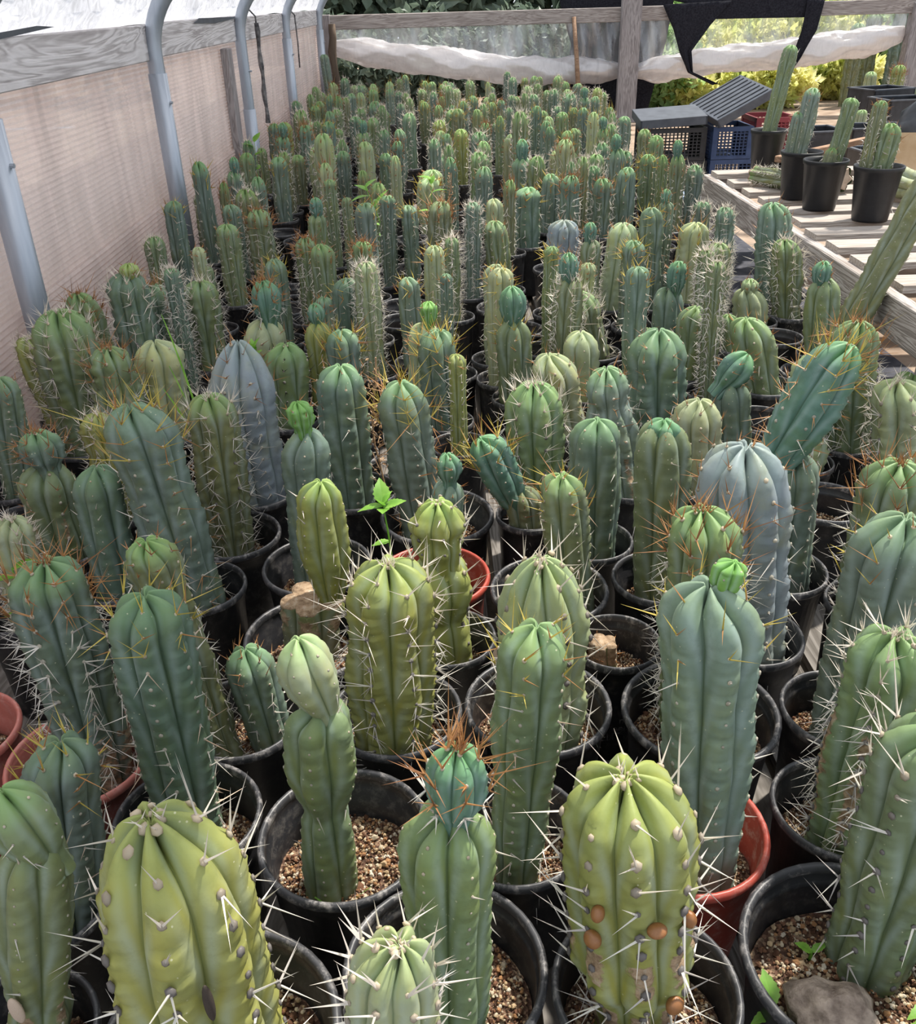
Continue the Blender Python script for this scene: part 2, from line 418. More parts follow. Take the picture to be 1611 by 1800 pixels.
# white roof film stretched outside the hoops above the rail
def roof_film():
    pts, _ = hoop_path(0); pts = pts[7:19]
    v = []; f = []; ny = 120
    prof = []
    for i, p in enumerate(pts):
        d = Vector(pts[min(i + 1, len(pts) - 1)]) - Vector(pts[max(i - 1, 0)]); d.normalize()
        n = Vector((-d.z, 0, d.x)); prof.append((Vector(p) + n * .055, n))
    prof = [(Vector((-1.31, 0, 1.236)), Vector((-1, 0, 0)))] + [q for q in prof if q[0].z > 1.26]
    for j in range(ny):
        y = .2 + j * 11.45 / (ny - 1)
        for i, (p, n) in enumerate(prof):
            w = .012 * math.sin(y * 9 + i * .9) * math.sin(i * .8 + y * 2.3) + .008 * math.sin(y * 23 + i * 2.1)
            w *= min(1, i / 2.0)
            if i == 0: w = .0
            zz = .01 * math.sin(y * 3.1) if i == 0 else 0
            v.append((p.x + n.x * w, y, p.z + n.z * w + zz))
    k = len(prof)
    for j in range(ny - 1):
        for i in range(k - 1):
            f.append((j * k + i, j * k + i + 1, (j + 1) * k + i + 1, (j + 1) * k + i))
    return mesh('roof_film', v, f, True)
o = link('roof_film', roof_film(), M['roof']); tag(o, 'white wrinkled plastic roof film above the wooden side rail', 'plastic film', kind='structure')
# loose dark flap of film at the near end of the rail
def flap(name, pts, th=.003):
    q = MB(); n = len(pts)
    v = [Vector(p) for p in pts] + [Vector(p) + Vector((th, 0, 0)) for p in pts]
    q.add(v, [tuple(range(n)), tuple(range(2 * n - 1, n - 1, -1))] + [(i, (i + 1) % n, n + (i + 1) % n, n + i) for i in range(n)])
    return q
q = flap('flap', [(0, 2.2, 1.225), (0, 2.6, 1.232), (0, 2.95, 1.238), (0, 3.45, 1.262), (0, 3.3, 1.268), (0, 3.0, 1.257), (0, 2.6, 1.252), (0, 2.2, 1.256)])
tag(q.build('film_flap', M['greyp'], loc=(XW + .040, 0, 0)), 'torn dark strip of film lying along the rail top', 'film strip')
q = flap('flap', [(0, 5.45, 1.232), (0, 6.0, 1.222), (0, 6.6, 1.236), (0, 6.6, 1.246), (0, 6.0, 1.250), (0, 5.6, 1.254)])
tag(q.build('film_flap', M['greyp'], loc=(XW + .040, 0, 0)), 'short curled strip of film beside the second rail joint', 'film strip')

# strap and hooks hanging from the rail
t = tag(empty('hanging_strap', (XW + .06, 7.05, .5)), 'cracked dark rubber strap hanging from a wire on the rail', 'strap')
q = MB(); q.tube([(-.02, 0, .76), (0, .01, .78), (.03, .05, .74), (.03, .06, .62)], .006, 6); q.build('wire_hook', M['strap'], t, True)
pts = [(.03 + .003 * math.sin(i * 1.3), .06 + .003 * math.sin(i * 2.1), .70 - i * .053) for i in range(13)]
q = MB(); q.tube(pts, [.016 + .004 * math.sin(i * 1.7) for i in range(13)], 6); q.build('strap', M['strap'], t)
t = tag(empty('wire_hook', (XW + .05, 9.15, .8)), 'thin dark wire hook over the rail by the corner post', 'hook')
q = MB(); q.tube([(-.03, 0, .44), (0, .02, .46), (.03, .06, .42), (.035, .06, .2), (.03, .06, .0)], .007, 6); q.build('wire', M['strap'], t, True)

# --- back wall: posts, beams
bw = tag(empty('wall_back', (0, YB, 0)), 'open back wall of weathered wooden posts and beams', 'wall', kind='structure')
def bx(name, x0, x1, y0, y1, z0, z1, mat, parent=bw, w=.006):
    q = MB(); q.box(x0, x1, y0, y1, z0, z1); return bevel(q.build(name, mat, parent), w)
bx('beam', -1.30, 2.27, 0, .06, 1.036, 1.184, M['woodx'])
bx('beam', 2.27, 5.75, 0, .06, 1.040, 1.188, M['woodx'])
bx('post', -1.31, -1.155, -.06, .09, -.03, 1.19, M['woodz'])
bx('post', 2.155, 2.38, -.10, .0, -.03, 2.4, M['woodz'])
o = bx('post', -.105, .105, -.06, .09, -.03, 1.15, M['woodz']); o.location = (5.60, 0, 0); o.rotation_euler = (0, math.radians(1.2), 0)

def lerp_tab(tab, x):
    return float(np.interp(x, [t[0] for t in tab], [t[1] for t in tab]))
def curtain(name, x0, x1, ztop, bottom, seed):
    r = np.random.default_rng(seed); nx, nz = int((x1 - x0) * 34), 12; v = []; f = []
    ph = r.uniform(0, 6, 6)
    for i in range(nx + 1):
        x = x0 + (x1 - x0) * i / nx; zb = lerp_tab(bottom, x)
        for j in range(nz + 1):
            t = j / nz; z = ztop + (zb - ztop) * t
            fold = .018 * math.sin(x * 17 + ph[0] + t * 3.4) * (.4 + t) + .010 * math.sin(x * 41 + ph[1] - t * 5) + .03 * math.sin(x * 3.1 + ph[2]) * t
            v.append((x, fold, z))
    for i in range(nx):
        for j in range(nz):
            a = i * (nz + 1) + j; f.append((a, a + nz + 1, a + nz + 2, a + 1))
    return mesh(name, v, f, True)
def film_roll(name, x0, x1, mid, rad, seed):
    r = np.random.default_rng(seed); nx, n = int((x1 - x0) * 26), 26; v = []; f = []
    ph = r.uniform(0, 6, 9)
    for i in range(nx + 1):
        x = x0 + (x1 - x0) * i / nx; zc = lerp_tab(mid, x); R = lerp_tab(rad, x)
        e = min(1, 6 * min(i, nx - i) / nx + .55)
        for k in range(n):
            a = 2 * math.pi * k / n
            w = 1 + .09 * math.sin(3 * a + x * 5 + ph[0]) + .06 * math.sin(5 * a - x * 11 + ph[1]) + .045 * math.sin(9 * a + x * 23 + ph[2]) + .05 * math.sin(x * 13 + ph[3])
            w *= 1 + .03 * math.sin(13 * a + 31 * x)
            v.append((x, R * .8 * w * math.cos(a) * e, zc + R * w * math.sin(a) * e))
    for i in range(nx):
        for k in range(n): f.append((i * n + k, i * n + (k + 1) % n, (i + 1) * n + (k + 1) % n, (i + 1) * n + k))
    f.append(tuple(range(n - 1, -1, -1))); f.append(tuple(nx * n + k for k in range(n)))
    return mesh(name, v, f, True)
midA = [(-1.15, .84), (-.6, .77), (.25, .645), (.9, .575), (1.32, .54), (2.2, .53)]
radA = [(-1.15, .135), (.2, .155), (1.3, .14), (2.2, .135)]
midB = [(2.38, .51), (3.5, .615), (4.57, .685), (5.1, .76), (5.52, .83)]
radB = [(2.38, .135), (3.5, .14), (4.57, .16), (5.52, .14)]
for k, (x0, x1, md, rd, lb) in enumerate(((-1.15, 2.20, midA, radA, 'clear plastic curtain rolled up under the beam between corner post and middle post'),
                                        (2.38, 5.50, midB, radB, 'clear plastic curtain rolled up under the beam beyond the middle post'))):
    t = tag(empty('rolled_curtain', (0, YB + .09, 0)), lb, 'curtain', 'rolled plastic curtains')
    link('film_sheet', curtain('film_sheet', x0, x1, 1.15, md, 5 + k), M['curtain'], t)
    link('film_roll', film_roll('film_roll', x0, x1, md, rd, 8 + k), M['roll'], t, (0, .02, 0))
# thin stick leaning on the beam
q = MB(); q.tube([(1.62, YB - .022, 1.10), (1.66, YB - .066, .7), (1.72, YB - .14, -.02)], [.024, .026, .03], 8)
tag(q.build('wooden_stick', M['lath'], smooth=True), 'thin wooden stick leaning against the back beam', 'stick')

# shade cloth: thick draped sheets
def drape(name, outline_l, outline_r, y, depth, seed, n=24, m=10):
    r = np.random.default_rng(seed); ph = r.uniform(0, 6, 4); v = []; f = []
    for i in range(n + 1):
        t = i / n
        a = np.array([np.interp(t, np.linspace(0, 1, len(outline_l)), [p[c] for p in outline_l]) for c in (0, 1)])
        b = np.array([np.interp(t, np.linspace(0, 1, len(outline_r)), [p[c] for p in outline_r]) for c in (0, 1)])
        for j in range(m + 1):
            s = j / m; p = a * (1 - s) + b * s
            v.append((p[0], y + depth * math.sin(s * 9 + ph[0] + t * 2) * (.3 + t) + .4 * depth * math.sin(s * 21 + t * 7 + ph[1]), p[1]))
    for i in range(n):
        for j in range(m):
            a = i * (m + 1) + j; f.append((a, a + 1, a + m + 2, a + m + 1))
    me = mesh(name, v, f, True)
    o = link(name, me, M['shade']); md = o.modifiers.new('thickness', 'SOLIDIFY'); md.thickness = .006
    return o
o = drape('shade_cloth', [(2.62, 1.20), (2.76, .95), (2.86, .70), (2.98, .50), (3.28, .36)], [(3.40, 1.22), (3.18, .98), (2.99, .72), (3.03, .50), (3.34, .37)], YB - .06, .02, 3)
tag(o, 'black shade cloth folded to a point and hanging over the beam', 'shade cloth')
o = drape('shade_cloth', [(4.26, 1.22), (4.24, .9), (4.18, .62), (4.14, .52)], [(4.46, 1.20), (4.42, .9), (4.28, .62), (4.22, .53)], YB - .06, .016, 4)
tag(o, 'narrow black strip of shade cloth hanging from the beam over the rolled curtain', 'shade cloth')
o = drape('shade_cloth', [(2.62, 1.26), (2.9, 1.20), (3.2, 1.05)][:2] + [(3.0, 1.04)], [(4.44, 1.26), (4.44, 1.12), (4.44, 1.03)], YB - .035, .006, 6)
tag(o, 'black shade cloth wrapped along the beam between two hanging ends', 'shade cloth')
o = drape('shade_cloth', [(1.30, 2.0), (1.52, 1.2), (1.66, .8), (1.55, .05)], [(2.9, 2.0), (2.85, 1.2), (2.80, .8), (2.62, .02)], YB + .42, .03, 9)
tag(o, 'large black shade cloth hanging behind the middle post', 'shade cloth')

# dark twisted timber by the corner
q = MB(); q.tube([(-1.13 + .014 * math.sin(i * 1.9), YB - .17, -.02 + i * .14) for i in range(9)], [.042 + .006 * math.sin(i * 2.3) for i in range(9)], 8)
tag(q.build('rough_branch', M['bark'], smooth=True), 'dark rough branch standing beside the corner post', 'branch')

# ------------------------------------------------------------------ slatted table and what is on it
TZ = .43
tb = tag(empty('slatted_table', (1.57, 2.6, 0)), 'low silvered wooden table with spaced slats beside the cactus rows', 'table')
slat_y = [5.295, 5.005, 4.758, 4.518, 4.261, 4.05, 3.814, 3.593, 3.35, 3.053, 2.78, 2.56]
q = MB(); q.box(0, 1.75, 0, .135, -.026, 0); sme = mesh('slat', q.v, q.f)
for i, y in enumerate(slat_y):
    o = link('slat', sme, M['slat'], tb, (random.uniform(-.012, .012), y - 2.6 - .05, TZ - random.uniform(0, .004)), (0, random.uniform(-.004, .004), random.uniform(-.012, .012)))
def tbx(name, x0, x1, y0, y1, z0, z1, mat):
    q = MB(); q.box(x0, x1, y0, y1, z0, z1); return bevel(q.build(name, mat, tb), .005)
tbx('side_beam', -.045, .0, -.08, 2.82, TZ - .17, TZ - .027, M['wood'])
tbx('side_beam', 1.60, 1.645, -.08, 2.82, TZ - .17, TZ - .027, M['wood'])
tbx('end_beam', 0, 1.60, 2.76, 2.80, TZ - .16, TZ - .027, M['woodx'])
tbx('end_beam', 0, 1.60, -.06, -.02, TZ - .16, TZ - .027, M['woodx'])
for (x, y) in ((.0, 2.67), (1.51, 2.67), (1.51, -.02)):
    tbx('leg', x, x + .09, y, y + .09, -.02, TZ - .028, M['woodz'])
q = MB(); q.box(-.10, .10, -.10, .10, 0, .27)
o = q.build('concrete_block', M['concrete'], loc=(1.66, 2.70, -.02)); bevel(o, .012, 2); tag(o, 'rough grey concrete block propping the table corner', 'block')


# ------------------------------------------------------------------ cacti and pots
POT_H, SOIL_Z = .24, .158
PROF = {
    '': [(0, .86), (.15, .93), (.5, 1), (.85, 1), (1, .97)], 'fat': [(0, 1.12), (.4, 1.06), (.75, .92), (1, .74)],
    'seg': [(0, .72), (.22, .86), (.30, .70), (.36, .84), (.62, 1.0), (.9, .85), (1, .8)],
    'waist': [(0, .80), (.25, .84), (.42, .76), (.475, .60), (.53, .74), (.68, 1), (.9, .95), (1, .9)],
    'waistlow': [(0, .68), (.22, .70), (.26, .76), (.31, .97), (.6, 1.0), (.85, .95), (1, .9)],
    'barrel': [(0, .84), (.2, .97), (.5, 1), (.8, .95), (1, .85)], 'cone': [(0, .92), (.4, 1), (.7, .98), (.88, .86), (1, .70)],
    'taperdown': [(0, .70), (.3, .86), (.6, 1), (.85, 1), (1, .95)], 'lump': [(0, .86), (.2, 1), (.4, .88), (.6, 1.05), (.8, .9), (1, 1)],
    'stump': [(0, .9), (.5, 1), (1, .98)], 'egg': [(0, .52), (.12, .74), (.35, .97), (.6, 1), (.85, .92), (1, .8)], 'ball': [(0, .55), (.2, .9), (.5, 1), (.8, .96), (1, .8)],
    'log': [(0, 1), (1, 1)], 'knob': [(0, .6), (.2, .9), (.5, 1), (.8, .98), (1, .85)], 'tall': [(0, .9), (.3, 1), (1, 1)],
}
def ribs_phi(m):
    return {10: [-.5, -.468, -.40, -.28, -.14, 0, .14, .28, .40, .468], 8: [-.5, -.455, -.34, -.17, 0, .17, .34, .455], 6: [-.5, -.41, -.2, 0, .2, .41], 4: [-.5, -.27, 0, .27]}[m]
ICO = None
def ico():
    global ICO
    if ICO is None:
        t = (1 + 5 ** .5) / 2
        v = np.array([(-1, t, 0), (1, t, 0), (-1, -t, 0), (1, -t, 0), (0, -1, t), (0, 1, t), (0, -1, -t), (0, 1, -t), (t, 0, -1), (t, 0, 1), (-t, 0, -1), (-t, 0, 1)], float)
        v /= np.linalg.norm(v[0])
        f = np.array([(0, 11, 5), (0, 5, 1), (0, 1, 7), (0, 7, 10), (0, 10, 11), (1, 5, 9), (5, 11, 4), (11, 10, 2), (10, 7, 6), (7, 1, 8), (3, 9, 4), (3, 4, 2), (3, 2, 6), (3, 6, 8), (3, 8, 9), (4, 9, 5), (2, 4, 11), (6, 2, 10), (8, 6, 7), (9, 8, 1)])
        ICO = v, f
    return ICO
def build_stem(L, r, n, prof, style, seed, lod=2, lx=0.0, bend=0.0, cut=False, cork=None, tipc=1.0):
    """ribbed column -> (stem mesh, areole mesh, spine mesh); base at z=0, a little sunk"""
    R = np.random.default_rng(seed)
    m = {3: 10, 2: 8, 1: 6, 0: 6}[lod]; dz = {3: .0055, 2: .007, 1: .010, 0: .012}[lod]; nd = {3: 14, 2: 12, 1: 9, 0: 8}[lod]
    phi = np.array(ribs_phi(m)); K = n * m
    ribid = np.repeat(np.arange(n), m); ph = np.tile(phi, n)
    ribw = R.uniform(-.08, .08, n)                       # ribs are not perfectly even
    theta = (ribid + ph) * 2 * math.pi / n + ribw[ribid] * (1 - np.abs(ph) * 2) * .5 + R.uniform(0, 6.28)
    crest = np.clip(np.cos(math.pi * ph), 0, 1) ** .78
    crown = np.clip(np.cos(math.pi * ph), 0, 1) ** 3
    pt = {'cone': 1.5, 'fat': 1.05, 'barrel': .95, 'waist': .85, 'ball': .9, 'knob': .8, 'egg': 1.15, 'stump': .35, 'tall': 1.1, 'waistlow': .9}.get(prof, 1.08) * (R.uniform(.85, 1.15))
    dl = 0.0 if cut else min(pt * r, L * .6)
    sb = np.arange(-.03, L - dl, dz); sb = np.append(sb[:-1] if len(sb) > 1 and L - dl - sb[-1] < dz * .4 else sb, L - dl)
    if cut: sd = np.array([]); us = np.array([])
    else:
        ang = np.linspace(0, math.radians(84), nd)[1:]; us = np.sin(ang); sd = (L - dl) + dl * us
    s = np.concatenate([sb, sd]); u = np.concatenate([np.zeros(len(sb)), us])
    P = PROF[prof]; t = np.clip(s / L, 0, 1)
    tt = np.linspace(0, 1, 60); pv = np.interp(tt, [p[0] for p in P], [p[1] for p in P])
    kw = 1 if prof in ('waist', 'seg', 'waistlow') else 2
    kk = np.ones(2 * kw + 1) / (2 * kw + 1); pv = np.convolve(np.pad(pv, kw, 'edge'), kk, 'valid')
    rad = r * np.interp(t, tt, pv)
    wob = .035 if prof != 'lump' else .09
    rad *= 1 + wob * np.sin(s * R.uniform(22, 40) + R.uniform(0, 6)) * (1 - u)
    rad *= (1 - u ** 2.5) ** .5
    dep = np.where(u > 0, .33 + .06 * u, .33) * (1.0 if n < 7 else .88 if n < 8 else .75)
    dep = dep * np.clip(.74 + .4 * t, 0, 1)
    SP = R.uniform(.024, .031) * (1.15 if style in ('0', '0y', 'w') else .9 if style == '2' else 1) * max(.7, min(1.25, r / .055))
    if prof == 'knob': SP = L / 2.4
    aph = (np.arange(n) % 2) * .5 + R.uniform(-.12, .12, n)
    notch = {'0': .07, '0y': .065, 'w': .075, '2': .105, '3': .105}.get(style, .085) * (1.7 if prof == 'lump' else 3.2 if prof == 'knob' else 1)
    S, TH = np.meshgrid(s, theta, indexing='ij')
    wp = R.uniform(0, 6.28, n); wk = R.uniform(12, 26, n); tw = R.uniform(-.5, .5)
    TH = TH + (.05 * np.sin(S * wk[ribid][None] + wp[ribid][None]) * (1 - 2 * np.abs(ph))[None] + tw * S) * (1 - .8 * u[:, None])
    RAD = rad[:, None] * (1 - dep[:, None] * (1 - crest[None]))
    g = S / SP - aph[ribid][None]; g = g - np.round(g)
    nt_ = (-np.exp(-((g - .17) / .11) ** 2) + .55 * np.exp(-((g + .05) / .18) ** 2)) * notch * crown[None]
    RAD = RAD * (1 + nt_ * (1 - .6 * u[:, None]))
    RAD = RAD * (1 + .022 * np.sin(S * 31 + ribid[None] * 1.7 + wp[ribid][None]) + .012 * np.sin(S * 77 + TH * 5))
    if prof == 'lump':
        RAD = RAD * (1 + .07 * np.sin(S * 60 + ribid[None] * 2.4) * crest[None])
    Z = S - (.46 * r * (1 - crest[None]) * (u[:, None] ** 2)) * (0 if cut else 1)
    ax_, ay_ = R.uniform(-.16, .16, 2) * r
    X = RAD * np.cos(TH) + lx * S / L + bend * (S / L) ** 2 + ax_ * u[:, None] ** 2; Y = RAD * np.sin(TH) + ay_ * u[:, None] ** 2
    nr = len(s)
    V = np.stack([X, Y, Z], -1).reshape(-1, 3)
    i = np.arange(nr - 1)[:, None] * K; k = np.arange(K)[None]; k2 = (np.arange(K) + 1) % K
    Q = np.stack([i + k, i + k2[None], i + K + k2[None], i + K + k], -1).reshape(-1, 4)
    top = len(V); V = np.vstack([V, [lx + bend + (0 if cut else ax_), 0 if cut else ay_, (L - .17 * r) if not cut else L + .002]])
    base = (nr - 1) * K
    T = np.stack([base + np.arange(K), base + k2, np.full(K, top)], -1)
    me = fast_mesh('stem', V, Q, T)
    fattr(me, 'crest', np.append(np.tile(crest, nr), 1)); fattr(me, 'hgt', np.append(S.ravel(), L))
    tip = np.clip((S - (L - .9 * r)) / (.9 * r), 0, 1) * tipc
    fattr(me, 'tip', np.append(tip.ravel(), tipc))
    ck = np.zeros_like(S)
    ck += np.clip(1 - S / .05, 0, 1) * .42 * (.4 + .6 * R.random())             # woody foot
    if cork:
        for (z0, z1, amt, w) in cork:
            ck = np.maximum(ck, amt * np.clip((S - z0) / .02, 0, 1) * np.clip((z1 - S) / .02, 0, 1) * crest[None] ** w)
    if cut: ck[-1] = 1
    fattr(me, 'cork', np.append(ck.ravel(), 1.0 if cut else 0))
    if lod == 0: me.polygons.foreach_set('use_smooth', np.ones(len(me.polygons), bool))
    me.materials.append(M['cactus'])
    # areoles and spines on the rib crests
    ctr = []; nor = []; frac = []
    for rb in range(n):
        th0 = theta[rb * m + m // 2]
        j0 = math.ceil(.012 / SP - aph[rb]); j1 = int((L - .02 * r) / SP - aph[rb])
        for j in range(j0, j1 + 1):
            sa = (j + aph[rb]) * SP
            if sa < .008 or sa > L: continue
            rr = float(np.interp(sa, s, RAD[:, rb * m + m // 2])); zz = float(np.interp(sa, s, Z[:, rb * m + m // 2]))
            r2 = float(np.interp(sa - .006, s, RAD[:, rb * m + m // 2]))
            th = float(np.interp(sa, s, TH[:, rb * m + m // 2])); ux, uy = math.cos(th), math.sin(th)
            sl = float(np.interp(sa, s, np.gradient(rad, s)))
            nv = np.array([ux, uy, -max(sl, -4)]); nv /= np.linalg.norm(nv)
            ctr.append((rr * ux + lx * sa / L + bend * (sa / L) ** 2, rr * uy, zz)); nor.append(nv); frac.append(sa / L)
    if not cut and style in ('2', '3', 'w', 'k'):           # woolly tuft of young areoles round the growing point
        for q in range(7):
            an = q * .9; rr = r * R.uniform(.05, .22)
            ctr.append((lx + bend + ax_ + rr * math.cos(an), ay_ + rr * math.sin(an), L - .10 * r)); nor.append(np.array([.3 * math.cos(an), .3 * math.sin(an), .9])); frac.append(1.0)
    if not ctr: return me, None, None
    ctr = np.array(ctr); nor = np.array(nor); frac = np.array(frac); na = len(ctr)
    iv, if_ = ico()
    size = {'w': .0045, '0': .0022, '0y': .0025, '2': .0035, '3': .0036, 'k': .003}.get(style, .0031) * (1 if lod else 1.4) * max(.75, min(1.3, r / .055))
    sz = size * R.uniform(.7, 1.25, na)
    if lod == 0:
        iv2 = np.array([(1, 0, 0), (-1, 0, 0), (0, 1, 0), (0, -1, 0), (0, 0, 1), (0, 0, -1)], float)
        if2 = np.array([(0, 2, 4), (2, 1, 4), (1, 3, 4), (3, 0, 4), (2, 0, 5), (1, 2, 5), (3, 1, 5), (0, 3, 5)])
    else: iv2, if2 = iv, if_
    AV = iv2[None] * sz[:, None, None] * np.array([1, 1, 1.2])
    AV = AV - nor[:, None] * (np.sum(AV * nor[:, None], -1, keepdims=True) * .45) + (ctr - nor * .0003)[:, None]
    AF = (np.arange(na) * len(iv2))[:, None, None] + if2[None]
    ame = fast_mesh('areoles', AV.reshape(-1, 3), None, AF.reshape(-1, 3))
    old = np.array({'w': (.20, .18, .17), '2': (.22, .20, .19)}.get(style, (.52, .48, .40))); young = np.array((.62, .52, .38))
    ac = old + (young - old) * np.clip((frac - .72) / .25, 0, 1)[:, None]; ac = ac * R.uniform(.8, 1.15, (na, 1))
    cattr(ame, 'col', np.repeat(ac, len(iv2), 0)); ame.materials.append(M['spine'])
    # spines
    B = []; D = []; Ln = []; C_ = []; Rd = []
    white = np.array((.86, .82, .75)); grey = np.array((.55, .51, .48)); yel = np.array((.64, .52, .12)); org = np.array((.56, .30, .12)); rust = np.array((.38, .18, .08)); black = np.array((.025, .02, .02))
    k_len = max(.8, min(1.3, r / .055)) * (1 if lod else .9)
    for a in range(na):
        fr = frac[a]; nv = nor[a]; tang = np.cross(nv, (0, 0, 1.0)); tang /= np.linalg.norm(tang) + 1e-9; up = np.cross(tang, nv)
        crownz = fr > 1 - 1.6 * r / L
        if style == '0': cnt = int(R.random() < .22); ln = (.010, .03)
        elif style == '0y': cnt = (2 if crownz else int(R.random() < .3)); ln = (.02, .045) if crownz else (.012, .03)
        elif style == '1': cnt = R.integers(1, 4) if R.random() < .8 else 0; ln = (.013, .034)
        elif style in 'yY': cnt = R.integers(2, 4) if crownz else (R.integers(1, 3) if R.random() < .55 or fr < .3 else 0); ln = (.026, .054) if crownz else (.016, .044)
        elif style == 'w': cnt = R.integers(1, 4) if R.random() < .75 else 0; ln = (.022, .052)
        elif style == '2': cnt = R.integers(4, 7); ln = (.018, .042)
        elif style == '3': cnt = R.integers(4, 7); ln = (.020, .046)
        elif style == 'k': cnt = R.integers(2, 4); ln = (.008, .016)
        else: cnt = 2; ln = (.01, .02)
        if style == 'Y' and (crownz or R.random() < .4): cnt = cnt + 2
        if lod == 0: cnt = min(cnt, 4)
        for q in range(cnt):
            an = R.uniform(0, 6.28)
            spread = R.uniform(.5, 1.5)
            d = nv * R.uniform(.45, 1.0) + (tang * math.cos(an) + up * math.sin(an)) * spread + np.array((0, 0, .9 if crownz else (-.25 if R.random() < .5 else .1)))
            d /= np.linalg.norm(d)
            l = R.uniform(*ln) * k_len * (1.3 if crownz and style in ('3', 'Y') else 1) * (1.7 if R.random() < .09 else 1)
            if fr == 1.0: l *= .38
            if crownz:
                if style in ('y', 'Y', '0y'): c = yel if R.random() < .7 else org
                elif style in ('3', '1'): c = org if R.random() < .65 else rust
                elif style == 'k': c = black
                else: c = white * .9 + org * .12
            else:
                if style == 'k': c = black
                elif style in ('Y',): c = org if R.random() < .7 else white
                elif style == 'y': c = (org + white) / 2 if R.random() < .4 else white
                else: c = white if R.random() < .72 else grey
            B.append(ctr[a]); D.append(d); Ln.append(l); C_.append(c * R.uniform(.75, 1.1)); Rd.append((.0012 if lod > 1 else .0015 if lod else .0021) * R.uniform(.8, 1.25) * (1.3 if style == 'w' else 1))
    if not B: return me, ame, None
    B = np.array(B); D = np.array(D); Ln = np.array(Ln); C_ = np.array(C_); Rd = np.array(Rd)
    a1 = np.cross(D, (0.31, .77, .55)); a1 /= np.linalg.norm(a1, axis=1)[:, None]; a2 = np.cross(D, a1)
    vs_ = []
    for k_ in range(3):
        an = k_ * 2 * math.pi / 3
        vs_.append(B - D * .001 + (a1 * math.cos(an) + a2 * math.sin(an)) * Rd[:, None])
    vs_.append(B + D * Ln[:, None])
    SV = np.stack(vs_, 1).reshape(-1, 3); o4 = np.arange(len(B)) * 4
    SF = np.concatenate([np.stack([o4, o4 + 1, o4 + 3], -1), np.stack([o4 + 1, o4 + 2, o4 + 3], -1), np.stack([o4 + 2, o4, o4 + 3], -1)])
    sme_ = fast_mesh('spines', SV, None, SF, smooth=False); cattr(sme_, 'col', np.repeat(C_, 4, 0)); sme_.materials.append(M['spine'])
    return me, ame, sme_

def put_stem(parent, meshes, colr, loc, rot=(0, 0, 0), scale=(1, 1, 1), name='stem'):
    st, ar, sp = meshes
    o = link(name, st, None, parent, loc, rot, scale); o.color = (*colr, 1)
    if ar: tag(link('areoles', ar, None, o), kind='stuff')
    if sp: tag(link('spines', sp, None, o), kind='stuff')
    return o

# pots: lathe profiles at unit rim radius .125
def pot_mesh(kind):
    q = MB(); R = .125; H = POT_H
    if kind == 'k':
        prof = [(.001, .004), (R * .78, .0), (R * .80, .008), (R * .82, .05), (R * .855, .12), (R * .87, .122), (R * .915, H - .035), (R * .935, H - .033), (R * .955, H - .014), (R * .99, H - .010), (R * 1.0, H - .005), (R * .99, H), (R * .965, H + .001), (R * .945, H - .002), (R * .935, H - .012),
                (R * .925, H - .026), (R * .905, H - .028), (R * .895, H - .046), (R * .875, H - .048), (R * .84, H - .10), (R * .80, H - .16), (.001, H - .165)]
    elif kind == 'k2':
        prof = [(.001, .004), (R * .80, .0), (R * .83, .06), (R * .90, H - .03), (R * .905, H - .022), (R * .97, H - .018), (R * .985, H - .012), (R * 1.0, H - .006), (R * 1.0, H - .001), (R * .985, H + .002), (R * .95, H + .001), (R * .935, H - .006), (R * .93, H - .018), (R * .92, H - .019), (R * .915, H - .032), (R * .905, H - .033), (R * .90, H - .055), (R * .87, H - .10), (R * .82, H - .16), (.001, H - .165)]
    else:
        prof = [(.001, .004), (R * .78, .0), (R * .83, .06), (R * .90, H - .05), (R * .905, H - .048), (R * .93, H - .006), (R * 1.0, H - .008), (R * 1.0, H), (R * .945, H + .001), (R * .93, H - .004)]
        for k in range(7): prof += [(R * (.925 - k * .003), H - .008 - k * .006), (R * (.918 - k * .003), H - .010 - k * .006)]
        prof += [(R * .87, H - .10), (R * .80, H - .16), (.001, H - .165)]
    q.lathe(prof, 40)
    me = mesh('pot', q.v, q.f, True)
    me.materials.append(M['pot_k'] if kind[0] == 'k' else M['pot_r'] if kind == 'r' else M['pot_q'])
    return me
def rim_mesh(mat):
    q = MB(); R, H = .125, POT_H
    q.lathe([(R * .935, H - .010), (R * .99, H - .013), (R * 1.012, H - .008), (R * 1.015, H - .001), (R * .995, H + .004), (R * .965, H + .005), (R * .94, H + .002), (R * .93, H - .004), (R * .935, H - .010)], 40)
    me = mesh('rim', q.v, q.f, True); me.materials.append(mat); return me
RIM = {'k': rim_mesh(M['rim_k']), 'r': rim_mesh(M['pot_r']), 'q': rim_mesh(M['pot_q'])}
POT = {k: pot_mesh(k) for k in ('k', 'k2', 'r', 'q')}
